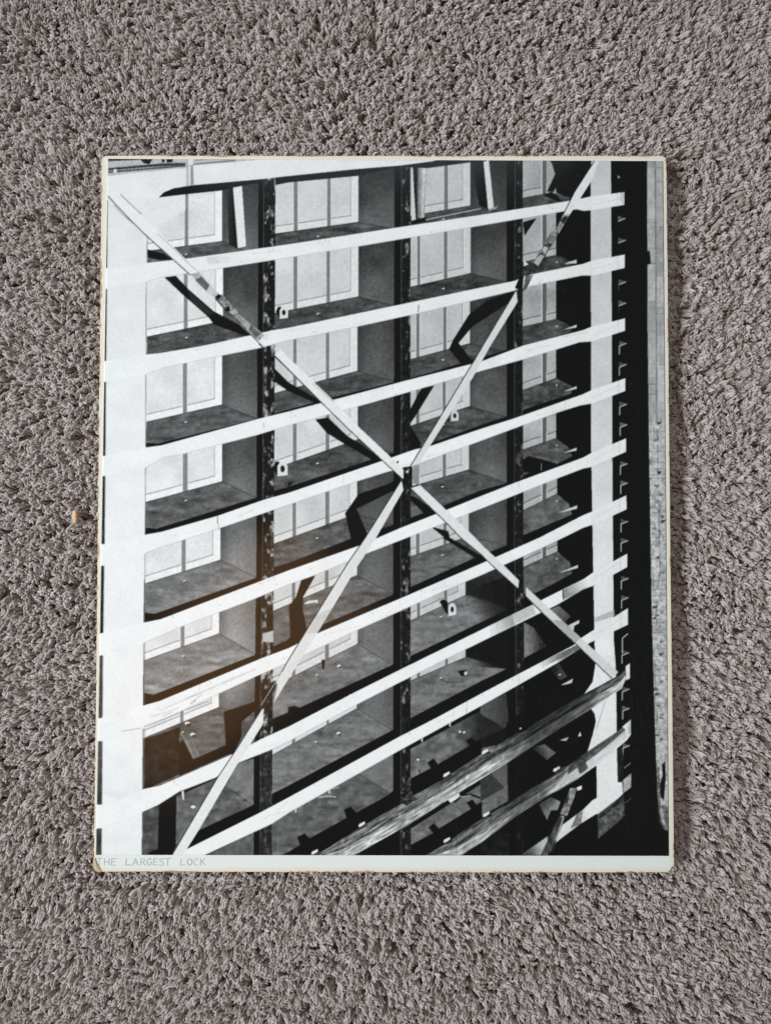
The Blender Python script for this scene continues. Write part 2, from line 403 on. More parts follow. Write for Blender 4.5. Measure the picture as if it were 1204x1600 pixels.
# ---- column 4
c4 = dict(panel=0.68)
def cell4(r, yL, yR, y_off=0, tip=None, band=True, shelf=.28, xr=868, tri=None, rib=True):
    m = lambda x: top(r, x) + 5
    if r == 0:
        m = lambda x: 246
    P = lambda x: yL + (yR - yL) * (x - 817) / (xr - 817)
    draw([(816, m(816)), (xr, m(xr)), (xr, yR), (816, yL)], .66, [(N3, .02), (N1, .02), (N25, .03)])
    draw([(816, yL - 11), (xr, yR - 11), (xr, yR), (816, yL)], .70, [(N3, .02), (N1, .02)])
    pline([(816, yL - 11), (830, P(830) - 12), (846, P(846) - 11)], 1.3, .28, .85)
    line((854, P(854) - 11), (xr, yR - 11), 1.3, .28, .85)
    line((845.5, m(846)), (845.5, P(846)), 1.3, .88, .9)
    draw([(847, m(847)), (853, m(853)), (853, P(853) + 3), (847, P(847) + 1)], .36, [(N1, .02)])
    line((853, P(853) - 16), (853, P(853) + 3), 1, .8, .8)
    if tip:
        fr = r + 1
        draw([(816, yL), (xr, yR)] + tip + [(816, top(fr, 816) + 4)], shelf, [(NS, .06), (N8, .03), (N3, .025), (N1, .02)])
        pline([(816, yL), (xr, yR)], 1.5, .14, .6)
    if tri:
        draw(tri, .80, [(N3, .03)])
    dot((869, yR + 11), 1.4, 1.0, .85)

draw([(816, 245), (930, 245), (930, 1340), (816, 1340)], .045, [(N25, .006)])
cell4(0, 310, 300, tip=[(884, 309), (893, 314), (880, 322)], shelf=.26, tri=None)
draw(t(3, (412, 20), (445, 60), (466, 130), (415, 240), (600, 240), (600, 0), (412, 0)), .045)
draw(t(3, (412, 30), (440, 62), (465, 130), (414, 232)), .64, [(N3, .02)])
draw(t(3, (390, 262), (440, 240), (560, 290), (480, 300)), .06)
draw(t(3, (450, 250), (470, 215), (475, 252)), .62)
draw(t(3, (470, 255), (560, 275), (550, 290), (500, 290)), .3, [(NF, .03)])
cell4(1, 410, 399, tip=[(880, 402), (893, 410), (893, 414), (880, 420)], shelf=.24, tri=t(3, (520, 690), (600, 663), (600, 687)))
draw(t(3, (265, 430), (350, 405), (275, 515)), .06)
draw(t(3, (270, 665), (300, 695), (270, 705)), .85)
cell4(2, 511, 499, tip=[(887, 507), (893, 517), (880, 525)], tri=t(3, (515, 1102), (600, 1070), (600, 1088)))
cell4(3, 610, 591, tip=[(893, 604), (892, 615), (815, 641)], tri=t(6, (515, 288), (600, 254), (600, 272)))
draw([(815, 642), (892, 615), (892, 630), (815, 660)], .05)
cell4(4, 703, 685, tip=[(888, 700), (893, 713), (875, 722)], shelf=.32, tri=t(6, (512, 672), (600, 638), (600, 657)))
draw(t(6, (262, 715), (300, 690), (400, 715), (480, 740), (420, 790), (262, 850)), .055)
draw(t(6, (262, 790), (310, 795), (262, 812)), .3)
line((845, 724), (845, 735), 1.0, .6)
cell4(5, 798, 772, tip=[(888, 787), (893, 804), (815, 837)], shelf=.36, xr=869.5, tri=t(6, (480, 1047), (603, 998), (603, 1020)))
draw(t(6, (262, 1190), (575, 1060), (575, 1110), (262, 1250)), .05)
cell4(6, 887, 862, tip=[(890, 879), (893, 896), (838, 926), (818, 928)], shelf=.33, xr=870, tri=t(9, (487, 222), (608, 170), (608, 190)))
draw(t(9, (275, 350), (345, 345), (575, 228), (575, 290), (275, 450)), .05)
draw(t(9, (430, 450), (490, 425), (563, 492), (528, 528), (480, 490)), grad((860, 945), (890, 965), .45, .30), [(N3, .03)])
draw(t(9, (540, 552), (616, 514), (616, 535), (586, 550), (580, 585)), .78, [(NF, .06)])
draw(t(9, (272, 530), (330, 560), (412, 678), (272, 752)), grad((818, 995), (850, 990), .48, .14), [(N3, .03)])
draw(t(9, (435, 815), (490, 785), (540, 868), (495, 892)), grad((860, 1045), (885, 1055), .12, .30), [(NF, .05)])
draw(t(9, (500, 922), (578, 880), (570, 908), (530, 918)), .80)
dot(t(9, (495, 856))[0], 1.6, 1.3, .9)
# dark lower bays between posts 3 and the stripe
draw(t(12, (320, 350), (400, 330), (470, 385), (415, 430)), grad((840, 1180), (860, 1170), .18, .42), [(NF, .04)])
draw(t(12, (495, 305), (552, 285), (535, 310)), .75); draw(t(12, (608, 282), (622, 250), (630, 280)), .85)
draw(t(12, (365, 705), (440, 660), (500, 690), (480, 745), (415, 802)), grad((845, 1255), (865, 1270), .25, .55), [(NF, .05)])
draw(t(12, (420, 790), (440, 745), (500, 740), (520, 800), (430, 905)), .05)
draw(t(12, (480, 490), (500, 470), (560, 470), (500, 520)), .2, [(NF, .08)])
draw(t(12, (600, 600), (632, 588), (632, 612), (604, 622)), .95)
# faint dark bays, lower right of column 3
draw(t(12, (0, 90), (160, 10), (178, 210), (150, 230), (0, 140)), grad((752, 1110), (795, 1110), .34, .22), [(N3, .02)])
draw(t(12, (0, 140), (150, 230), (0, 300)), .14, [(N3, .02)])
draw(t(12, (60, 500), (180, 440), (180, 590), (130, 600)), .36, [(N3, .02)])
draw(t(12, (0, 545), (60, 510), (150, 600), (0, 690)), .22, [(N3, .02)])
draw(t(12, (0, 945), (120, 880), (235, 900), (235, 1030), (0, 1030)), .10, [(N8, .03)])

# ---- shadows cast by the diagonals
SH = .065
draw(t(1, (430, 775), (500, 765), (575, 845), (735, 985), (960, 1105), (965, 1140), (920, 1135), (740, 1070), (700, 1020), (540, 880)), SH)
draw(t(1, (560, 820), (590, 870), (740, 1005), (700, 1010), (600, 930)), .25, (), .5)
draw(t(1, (325, 600), (420, 625), (475, 660), (400, 668), (325, 650)), SH)
draw([(429, 576), (450, 597), (502, 627), (500, 633), (470, 620), (450, 611), (429, 597)], SH)
draw(t(5, (170, 462), (250, 450), (370, 565), (440, 608), (595, 715), (530, 718), (360, 620), (240, 545)), SH)
draw(t(5, (762, 935), (800, 950), (920, 1035), (850, 1050), (762, 965)), SH)
draw(t(5, (890, 1130), (1000, 1160), (1010, 1204), (980, 1204)), SH)
draw(t(8, (960, 0), (1010, 0), (1210, 115), (1210, 140), (1160, 122)), SH)
draw([(804, 453), (760, 470), (732, 492), (707, 532), (701, 546), (719, 568), (738, 565), (716, 536), (737, 511), (790, 476), (804, 468)], SH)
draw(t(5, (830, 268), (912, 250), (820, 400), (762, 490), (762, 400)), SH)
draw(t(5, (762, 500), (832, 612), (810, 655), (762, 668)), SH)
draw([(629, 745), (604, 757), (560, 772), (539, 802), (548, 842), (560, 850), (577, 842), (557, 795), (612, 768), (629, 765)], SH)
draw(t(5, (480, 800), (600, 790), (660, 830), (560, 870)), SH, (), .0)
draw(t(8, (85, 258), (172, 234), (95, 370), (92, 450), (120, 590), (60, 640), (0, 680), (-70, 700), (15, 620), (5, 430), (50, 370)), .075)
draw(t(8, (95, 415), (125, 395), (185, 388), (185, 400), (120, 415)), .85)

# ---- posts
def post(edges, mott, base=.09, seed=0, hi=.62):
    """edges: (y, shadow x, left x, right x)"""
    e = edges
    draw([(s, y) for y, s, a, b in e] + [(a + 1, y) for y, s, a, b in reversed(e)], .06, [(N1, .006)])
    mm = mask_of([(a, y) for y, s, a, b in e] + [(b, y) for y, s, a, b in reversed(e)])
    sl, m = mm
    q = np.clip((NV[sl] + .45 * NF[sl] - (0.55 - mott)) * .62, 0, 1)
    q = q * q * (3 - 2 * q)
    v = base + (hi - base) * q + NF[sl] * .025
    img[sl][m] = np.clip(v, .04, .9)[m]
    for (y0, s0, a0, b0), (y1, s1, a1, b1) in zip(e[:-1], e[1:]):
        line((a0, y0), (a1, y1), 1.1, .45, .55)
post([(246, 404, 412, 430.5), (540, 403, 411.5, 429.5), (840, 401, 410.5, 428), (1100, 398, 407, 426), (1341, 397, 406, 425)], .55, hi=.66)
post([(246, 616, 627, 641), (540, 615.5, 626.5, 641), (840, 614, 626, 640.5), (1341, 614, 626, 641.5)], .22, hi=.50)
post([(246, 791, 804, 816), (540, 791, 803, 816), (840, 791.5, 803, 817), (1080, 793, 806, 818), (1341, 795, 808, 818)], .12, hi=.42)
draw([(407, 1170), (425, 1160), (425, 1341), (406, 1341)], .16, [(NV, .04), (N3, .02)], .8)
draw([(818, 1110), (790, 1130), (795, 1341), (818, 1341)], .05, [(NV, .012)], .8)
draw(t(7, (1040, 600), (1108, 580), (1108, 655), (1040, 650)), .72, [(NF, .03)])

# ---- left stile and slots
draw([(160, 246), (229, 246), (231, 370), (230, 520), (228.5, 700), (225, 960), (222, 1341), (140, 1341)], grad((190, 300), (190, 1200), .875, .92), [(N25, .008), (N3, .008), (N1, .006)])
draw([(229, 290), (247, 309), (290, 304), (290, 330), (231, 360), (229, 320)], .88, [(N3, .01)])
slot_r = lambda y: float(np.interp(y, [300, 365, 615, 800, 900, 1050, 1200, 1340], [168.6, 168.4, 165.8, 164.6, 163, 161, 160.4, 159]))
for y0, y1 in [(306, 419), (452, 566), (597, 713), (744, 850), (884, 990), (1024, 1122), (1158, 1257), (1294, 1341)]:
    tn = .10 if y0 < 1000 else .26
    draw([(145, y0), (slot_r(y0), y0), (slot_r(y1), y1), (145, y1)], tn, [(NV, .05)])
    line((slot_r(y0), y0), (slot_r(y1), y1), 1.6, .5, .5)
for r in range(1, 8):
    x0 = 166 - r * 1.6
    y = lambda x: top(r, x)
    draw([(x0, top(r, x0)), (229, top(r, 229)), (229, bot(r, 229)), (x0, bot(r, x0))], .925, [(N3, .006)], .95)
    line((x0 + 2, bot(r, x0) - 12), (229, bot(r, 229) - 14), .8, .72, .35)
pline([(230.5, 366), (230, 410)], 1.2, .45, .9)
for r in range(1, 7):
    line((229.5 - r * .6, bot(r, 229)), (229.3 - r * .7, top(r + 1, 229)), 1.2, .45, .8)
pline(t(7, (80, 602), (150, 588)), 1.2, .3, .8); pline(t(7, (240, 570), (300, 552)), 1.2, .3, .8)
for k in range(9):
    line(t(10, (50 + 14 * k, 640 + 4 * k))[0], t(10, (110 + 20 * k, 615 + 6 * k))[0], 1.6, .7, .16)

# ---- top strip above the first beam
draw([(165, 246), (455, 246), (365, 254), (302, 259), (290, 263), (165, 276)], .72, [(N3, .03)])
draw(t(1, (78, 30), (230, 28), (290, 40), (78, 48)), .10)
draw(t(1, (80, 92), (420, 62), (560, 60), (560, 72), (300, 88), (80, 108)), .22, [(NF, .06)])
draw(t(1, (78, 112), (560, 72), (560, 82), (78, 124)), .30, [(NF, .06)])
draw(t(1, (270, 30), (360, 28), (335, 68), (300, 62)), .12, [(NF, .05)])
draw(t(1, (410, 28), (428, 28), (430, 55), (415, 56)), .07)
draw(t(1, (440, 35), (482, 30), (480, 55), (445, 58)), .1, [(NF, .06)])
draw(t(1, (112, 98), (132, 98), (132, 122), (112, 122)), .85)
pline(t(1, (610, 68), (870, 44)), 1.6, .25, .8)
pline(t(1, (620, 44), (700, 34), (860, 38)), 1.2, .35, .7)

# ---- white beams
def beam(r, tone=.92):
    up, lo = BEAM[r]
    draw(list(up) + list(reversed(lo)), tone, [(N25, .008), (N3, .008), (N1, .008)])
    x0, x1 = lo[1][0], lo[-1][0]
draw([(165, 276), (215, 270), (290, 263), (302, 259), (365, 254), (451, 245), (705, 244), (675, 252.5), (625, 259), (557, 264.5), (450, 275.5), (412, 280), (300, 290), (272, 294.5), (256, 301), (247.5, 309.5), (165, 312)], .885, [(N25, .008), (N3, .008)])
draw([(298, 247), (302, 247), (303, 289), (298, 290)], .35, [(NV, .08)], .55)
draw([(291, 255), (295, 254), (296, 290), (291, 291)], .55, [(NV, .06)], .4)
draw([(294, 248), (302, 247), (302, 258), (294, 259)], .86)
for r, tn in [(1, .90), (2, .905), (3, .91), (4, .92), (5, .925), (6, .93), (7, .935), (8, .94)]:
    beam(r, tn)
    up, lo = BEAM[r]
    # lower lip in shade
    for (a, b) in zip(lo[:-1], lo[1:]):
        if a[0] > 225:
            line((a[0], a[1] - .4), (b[0], b[1] - .4), 1.0, .62, .5)
rs = np.random.default_rng(17)
for k in range(70):
    r = int(rs.integers(1, 9)); xa = rs.uniform(240, 900); w = rs.uniform(.15, .85)
    yy_ = lambda q: top(r, q) + w * (bot(r, q) - top(r, q))
    if rs.random() < .6:
        line((xa, yy_(xa)), (xa + rs.uniform(10, 60), yy_(xa + 30)), rs.uniform(.6, 2.2), .70, rs.uniform(.12, .35))
    else:
        line((xa, top(r, xa) + 1), (xa + rs.uniform(-1, 1), top(r, xa) + rs.uniform(4, 15)), rs.uniform(.7, 1.6), .55, rs.uniform(.2, .45))
    dot((xa + 5, yy_(xa)), rs.uniform(.6, 1.3), rs.uniform(.5, 1.1), .35, rs.uniform(.2, .6), 6)
# scuffs and stains on the beams
draw(t(1, (690, 648), (770, 640), (775, 685), (700, 695)), .78, [(NF, .05)], .6)
for k in range(6):
    line(t(1, (775 + k * 10, 640))[0], t(1, (778 + k * 10, 683))[0], .8, .7, .6)
for p in [(412, 660), (340, 812), (342, 820)]:
    line(p, (p[0] + .5, p[1] + 9), 1, .45, .6)
line(t(4, (762, 1065))[0], t(4, (760, 1110))[0], 1.6, .3, .6)
line(t(2, (815, 945))[0], t(2, (812, 990))[0], 1.6, .3, .7)
for a in [((250, 1110), (330, 1075)), ((290, 1092), (400, 1045)), ((235, 1120), (280, 1106))]:
    line(a[0], a[1], 3.2, .72, .35, [(NF, .06)])
pline(t(10, (590, 80), (625, 55)), 2.4, .5, .5); pline(t(10, (610, 60), (660, 22)), 1.2, .5, .5); pline(t(10, (420, 155), (475, 130)), 1.4, .5, .5)
pline(t(10, (300, 222), (525, 135)), 1.4, .5, .8); pline(t(10, (555, 118), (705, 60)), 1.4, .5, .8)
pline(t(10, (160, 250), (285, 230)), 1.4, .6, .7)
draw(t(9, (511, 328), (640, 260), (705, 240), (705, 300), (650, 325), (517, 388)), .5, [(NF, .06)], grad((880, 930), (922, 908), .85, .0))
line(t(9, (514, 325))[0], t(9, (517, 388))[0], 1.6, .1, .9)
draw(t(9, (0, 575), (330, 415), (345, 475), (0, 650)), .62, [(N3, .02)], grad((765, 985), (810, 960), 0., .55))
draw(t(9, (60, 545), (200, 480), (215, 550), (60, 625)), .35, [(N3, .02)], grad((775, 980), (800, 970), .1, .35))
draw(t(9, (270, 830), (620, 660), (620, 695), (275, 870)), .30, [(N3, .04)], grad((835, 1035), (875, 1025), .0, .6))
draw(t(9, (450, 745), (620, 660), (620, 695), (480, 785)), .35, [(N3, .04)], grad((862, 1030), (880, 1022), .0, .6))

# ---- white vertical stripe on the right
draw([(927, 246), (953.5, 246), (954.5, 400), (955.5, 690), (958, 1000), (961, 1040), (962, 1090), (963, 1180), (964, 1222), (971, 1222), (972.5, 1240), (950, 1262), (932, 1272), (931, 1197), (916, 1177), (925, 1148), (930, 1127), (928, 1115), (922, 1106), (912, 1084), (925, 1065), (929, 1040), (928, 1000), (926, 900), (924, 780), (922.5, 690), (922, 285)],
     grad((940, 400), (940, 1100), .79, .92), [(N25, .015), (N3, .012), (N1, .015)])
for r in range(1, 9):
    up, lo = BEAM[r]
    x1 = up[-1][0]
    draw([(922.5, top(r, 922.5)), (x1, up[-1][1]), (x1, lo[-1][1]), (922.5, bot(r, 922.5))], .91, [(N3, .012)])
    line((924, bot(r, 924) - 9), (x1 - 10, lo[-1][1] - 9), .8, .72, .5)
    line((x1 - 10.5, up[-1][1] + 3), (x1 - 10.5, lo[-1][1] + 3), .9, .68, .6)
draw(t(3, (872, 248), (898, 242), (897, 322), (870, 300)), .75, [(NF, .1)], .6)
draw(t(9, (715, 500), (835, 450), (838, 490), (715, 530)), .68, [(NF, .03)], .8)
draw([(955, 250), (964, 250), (969, 1050), (972, 1220), (964, 1222), (958, 1000)], .05, (), .0)
draw(t(12, (730, 768), (800, 725), (892, 642), (902, 780), (735, 920)), .34, [(NF, .09), (N8, .04)])
draw(t(12, (740, 760), (890, 645), (895, 680), (740, 800)), .12, [(NF, .12)], .7)
# saw-tooth brackets
for y in [342, 376, 441, 474, 537, 570, 632, 664, 725, 755, 815, 845, 904, 934, 1020, 1077, 1107, 1165]:
    x = 964.6 + (y - 340) * .0085
    draw([(x, y - 4.5), (x + 11.5, y - .5), (x, y + 4.5)], .34, [(NF, .05)])
    line((x, y + 4.2), (x + 11.5, y - .4), 1.3, .86, .9)
    if y > 520:
        line((x + .4, y + 4), (x + .4, y + 17), 1.5, .82, .9)
    elif y > 400:
        line((x, y + 4), (x, y + 14), .9, .4, .8)
draw([(964, 274), (969, 278), (964, 279)], .6)
pline([(971, 1020), (971.5, 997), (980, 990)], 1.5, .8)
pline([(974, 1200), (984, 1192)], 1.2, .6); pline([(975, 1255), (985, 1247)], 1.2, .35)
draw([(972, 1219), (985, 1208), (985, 1230), (973, 1239)], .66, [(NF, .10)])
draw([(963.5, 1172), (971, 1166), (974, 1190), (972, 1222), (964, 1222)], .12, [(NV, .05)])

# ---- weathered timbers
def timber(r, lo_tone, hi_tone, x_dark=None):
    up, lo = BEAM[r]
    mm = mask_of(list(up) + list(reversed(lo)))
    sl, m = mm
    yy = (np.arange(sl[0].start, sl[0].stop) + .5) / S + OY
    xx = (np.arange(sl[1].start, sl[1].stop) + .5) / S + OX
    ux = np.interp(xx, [p[0] for p in up], [p[1] for p in up]); lx = np.interp(xx, [p[0] for p in lo], [p[1] for p in lo])
    w = (yy[:, None] - ux[None, :]) / np.maximum(6, (lx - ux)[None, :])
    g = np.random.default_rng(40 + r).standard_normal((64, 400))
    def smp(u, v):
        ui = np.floor(u).astype(int); vi = np.floor(v).astype(int); fu = u - ui; fv = v - vi
        G = lambda a, b: g[b % 64, a % 400]
        return (G(ui, vi) * (1 - fu) + G(ui + 1, vi) * fu) * (1 - fv) + (G(ui, vi + 1) * (1 - fu) + G(ui + 1, vi + 1) * fu) * fv
    U = np.broadcast_to(xx[None, :], w.shape)
    s1 = smp(U / 38., w * 17 + 4); s2 = smp(U / 12. + 60, w * 30 + 20); s3 = smp(U / 5. + 200, w * 7)
    v = lo_tone + (hi_tone - lo_tone) * np.clip((w - .42) * 6, 0, 1) + s1 * .10 + s2 * .12 + s3 * .07 + .16 * (s2 > 1.0) * (w > .35)
    v = v - .22 * np.exp(-((w - .42) / .05) ** 2) * (s3 > -.3)
    v = v - .25 * ((s1 > 1.1) & (w > .4))
    if x_dark is not None:
        d = np.interp(xx, *x_dark)[None, :]
        v = v * d
    img[sl][m] = np.clip(v, .05, .95)[m]
timber(9, .42, .72, ([450, 760, 800, 830, 890, 925, 940, 975], [1, 1, .75, .45, .42, .6, .95, 1.05]))
timber(10, .42, .66, ([650, 760, 815, 850, 862, 885, 900, 915, 932, 980], [1.05, 1.0, .6, .75, 1.0, 1.15, .55, .8, 1.3, 1.35]))
draw([(885, 1205), (930, 1172), (975, 1141), (984, 1130), (984, 1147), (932, 1195), (900, 1218), (870, 1236), (858, 1240)], .86, [(NF, .04)], grad((875, 1215), (900, 1200), .55, .85))
draw([(900, 1195), (912, 1185), (918, 1200), (905, 1210)], .15, [(NF, .04)], .75)
draw([(885, 1203), (930, 1166), (975, 1136), (977, 1140), (932, 1178), (886, 1210)], .28, [(NF, .08)], .85)
draw(t(9, (906, 803), (931, 785), (931, 880), (908, 892)), .90, [(N3, .02)])
draw(t(12, (885, 222), (937, 176), (939, 270), (916, 303), (906, 240)), .90, [(N3, .02)])
for p in t(11, (462, 832), (168, 1005), (990, 520), (992, 930)) + t(12, (30, 378), (476, 487), (38, 770)):
    draw([(p[0] - 5.5, p[1] + 3.5), (p[0] - 5, p[1] - .5), (p[0] + 4, p[1] - 5), (p[0] + 5, p[1] - 1.5), (p[0] - 3, p[1] + 4)], .92)
    draw([(p[0] - 4, p[1] + 4), (p[0] + 6, p[1] - 1), (p[0] + 10, p[1] + 2), (p[0] - 1, p[1] + 7)], .2, [(NF, .08)])
draw(t(11, (705, 590), (760, 545), (775, 640), (800, 670), (740, 715), (700, 690)), .14, [(NF, .16)])
draw(t(12, (235, 235), (260, 160), (300, 240), (240, 265)), .05, [(NF, .05)])
dot(t(12, (250, 232))[0], 1.8, 1.4, .9)
# lower right strut
draw(t(12, (250, 1024), (420, 905), (420, 1024)), grad((820, 1330), (850, 1320), .3, .75), [(N3, .03)])
draw(t(12, (440, 1024), (470, 940), (510, 835), (640, 740), (700, 680), (735, 660), (730, 762), (620, 830), (470, 945)), grad((870, 1310), (935, 1255), .86, .93), [(N3, .02)])
draw(t(12, (560, 860), (600, 770), (640, 745), (630, 825)), .35, [(N3, .05)], .75)
draw(t(12, (375, 1024), (400, 970), (495, 775), (525, 785), (440, 1000), (410, 1024)), .28, [(NV, .1)])
pline(t(12, (505, 780), (520, 785), (470, 930)), 2.5, .75, .8)
draw(t(12, (498, 765), (560, 605), (598, 605), (590, 650), (540, 780)), .52, [(NF, .14)])
draw(t(12, (525, 700), (545, 650), (555, 640), (545, 690)), .15)
# curved tear in the stripe, thin lines
pline(t(12, (780, 60), (722, 240)), .9, .4, .6)
pline(t(9, (735, 795), (820, 880)), 1.2, .3, .7)

# ---- diagonals
def strip(left, right, tone, noise=((N3, .012), (N1, .008)), edge=True):
    draw(list(left) + list(reversed(right)), tone, noise)
    if edge:
        pline(left, 1.5, .16, .9)
# upper left to centre
draw([(169, 307), (230, 369), (298, 430), (311, 426), (225, 340), (190, 303), (172, 288)], .90, [(N3, .01)])
pline([(169, 306.5), (200, 340), (230, 369.5), (298, 430)], 1.5, .2, .9)
pline(t(1, (155, 255), (215, 315), (285, 380)), 1.6, .42, .6)
pline(t(1, (110, 320), (160, 375), (235, 440)), 1.8, .55, .55)
pline(t(1, (385, 500), (460, 570), (580, 690), (640, 740)), 1.0, .45, .55)
draw(t(1, (590, 755), (645, 742), (710, 822), (690, 862)), .66, [(NF, .08)])
draw(t(1, (620, 790), (660, 770), (712, 822), (690, 860)), .38, [(NF, .05)])
draw(t(1, (690, 862), (712, 820), (780, 890), (765, 910), (740, 900)), .74, [(NF, .06)])
draw(t(1, (745, 905), (785, 880), (885, 980), (885, 1010), (860, 1025), (815, 985)), .52, [(NF, .16)])
draw(t(1, (745, 895), (768, 878), (785, 890), (765, 915)), .08)
draw(t(1, (808, 962), (835, 955), (840, 985), (818, 990)), .07)
pline(t(1, (745, 905), (815, 985), (860, 1020)), 1.6, .08, .9)
draw(t(1, (870, 1020), (890, 1003), (985, 1080), (1055, 1135), (1020, 1170), (960, 1130), (910, 1080)), .62, [(NF, .12)])
draw(t(1, (955, 1100), (970, 1070), (1030, 1125), (1000, 1150)), .34, [(NF, .10)])
pline(t(1, (880, 1035), (950, 1115), (1040, 1204)), 1.4, .1, .8)
# from post 1 to centre
strip([(428, 556), (450, 577), (504, 631), (550, 676), (629, 749)], [(438, 546), (460, 567.5), (520, 625), (557, 664), (612, 716), (633, 737)], .885)
pline([(405, 538), (430, 557), (451, 578)], 1.6, .12, .9)
for k in range(9):
    a = (487 + k * 3.5, 600 + k * 3.2)
    line(a, (a[0] + 9, a[1] + 2), .8, .5, .6)
# centre to lower right
strip([(640, 762), (700, 820), (720, 841), (750, 865.5), (772, 887), (809, 920)], [(655, 757), (697, 797), (740, 838), (750, 849), (787, 884), (810, 907)], .87)
pline([(640, 762), (655, 757.5)], 2.0, .15)
strip([(821, 932), (845, 956), (905, 1012), (955, 1060)], [(821, 917), (857, 950), (907, 997), (965, 1050)], .84)
draw([(862, 968), (880, 970), (905, 997), (898, 1004)], .52, [(N3, .03)], .5)
# upper right, down to the centre
strip([(929, 250), (897, 300), (867, 360)], [(936, 250), (922, 285), (890, 335), (872, 365)], .88)
draw(t(3, (710, 48), (690, 48), (690, 75)), .75)
draw(t(3, (470, 480), (515, 385), (560, 380), (485, 500)), .5, [(NF, .14)])
draw(t(3, (495, 420), (525, 390), (550, 395), (520, 445)), .18, [(NF, .08)])
draw(t(3, (385, 590), (440, 490), (480, 500), (475, 530), (405, 635), (362, 625)), .36, [(NF, .15)])
draw(t(3, (385, 600), (400, 580), (425, 590), (402, 628)), .72)
draw(t(3, (435, 505), (450, 488), (480, 500), (470, 525)), .55, [(NF, .1)])
draw(t(3, (285, 760), (365, 625), (405, 635), (345, 735), (290, 770)), .16, [(NF, .1)])
draw(t(3, (330, 680), (372, 630), (400, 640), (360, 705)), .68, [(NF, .08)])
draw(t(3, (262, 870), (280, 765), (330, 760), (290, 840)), .34, [(NF, .1)])
draw(t(3, (215, 840), (250, 760), (270, 770), (262, 860), (235, 850)), .06)
strip([(806, 453), (754, 540), (740, 564), (640, 730)], [(808, 472), (766, 540), (737, 592), (662, 712), (648, 737)], .84)
draw(t(5, (1040, 470), (1015, 450), (1010, 480)), .05, (), 0)
# centre plate
draw(t(5, (720, 760), (775, 755), (775, 880), (722, 880)), .10, [(NF, .07)])
draw(t(5, (730, 790), (755, 770), (750, 800)), .75)
draw(t(5, (780, 750), (820, 740), (818, 870), (780, 860)), .55, [(N3, .03)])
dot(t(5, (684, 728))[0], 1.5, 2, .1)
# centre to lower left
strip([(627, 750), (570, 841), (545, 877), (450, 1032), (436, 1057)], [(630, 766), (587, 841), (557, 887), (497, 987), (450, 1062), (428, 1098)], .86)
draw(t(8, (180, 480), (275, 440), (190, 590), (120, 600)), .70, [(NF, .05)], .5)
draw(t(7, (1030, 1050), (1100, 900), (1130, 890), (1120, 940), (1050, 1075)), .12, [(NF, .06)])
pline([(440, 1050), (408, 1102)], 1.5, .75, .8)
strip([(409, 1108), (365, 1177.5), (340, 1215), (266, 1341)], [(412, 1107), (411, 1131), (390, 1165), (372, 1192), (312, 1295), (283, 1341)], .90)
# specks of dust and pinholes over everything
r_ = np.random.default_rng(99)
for k in range(150):
    c = (r_.uniform(240, 1000), r_.uniform(260, 1330))
    dot(c, r_.uniform(.4, .9), r_.uniform(.4, .8), r_.choice([.1, .75]), r_.uniform(.3, .7), 6)

# ---- right-hand black field and masonry strip
draw([(977, 246), (1009, 246), (1012, 700), (1020, 1050), (1026, 1341), (985, 1341), (982, 1060)], .045, [(N25, .004)], .0)
draw([(1010, 246), (1050, 246), (1050, 1298), (1038, 1296), (1030, 1280), (1026, 1240), (1022, 1130), (1017, 950), (1013, 700), (1010.5, 500)], grad((1020, 600), (1020, 760), .64, .74), [(NF, .03), (NV, .03)])
draw([(1013, 650), (1050, 640), (1050, 1298), (1038, 1296), (1030, 1280), (1026, 1240), (1022, 1130), (1017, 950)], .70, [(NF, .11), (NV, .05)], grad((1025, 640), (1025, 760), .2, .9))
rb = np.random.default_rng(5)
y = 252.0
while y < 620:
    h = rb.uniform(9, 42)
    pline([(1010.5 + (y - 250) * .006, y), (1023 + (y - 250) * .006, y + rb.uniform(-1, 1))], 1.0, .30, .7)
    y += h
y = 262.0
while y < 620:
    pline([(1023 + (y - 250) * .006, y), (1036 + (y - 250) * .006, y)], rb.choice([1.0, 1.8]), .22, .7)
    y += rb.uniform(22, 60)
for ya, yb, xa, xb, tn in [(250, 262, 1010, 1022, .60), (262, 343, 1010, 1022.5, .72), (343, 395, 1011, 1023, .66), (412, 470, 1011, 1023.5, .73), (470, 520, 1011, 1024, .62), (520, 590, 1012, 1024, .70),
                           (250, 353, 1023, 1035, .67), (353, 432, 1023, 1036, .60), (432, 480, 1024, 1036, .74), (480, 524, 1024, 1037, .63), (524, 570, 1024, 1037, .70), (570, 640, 1025, 1038, .76)]:
    draw([(xa, ya + .8), (xb, ya + .8), (xb, yb - .8), (xa, yb - .8)], tn, [(NF, .03), (NV, .03)], .75)
pline([(1022.5, 250), (1025, 640), (1030, 900)], 1.3, .32, .8)
draw([(1010, 393), (1014, 392), (1016, 412), (1010, 414)], .06)
y = 640.0
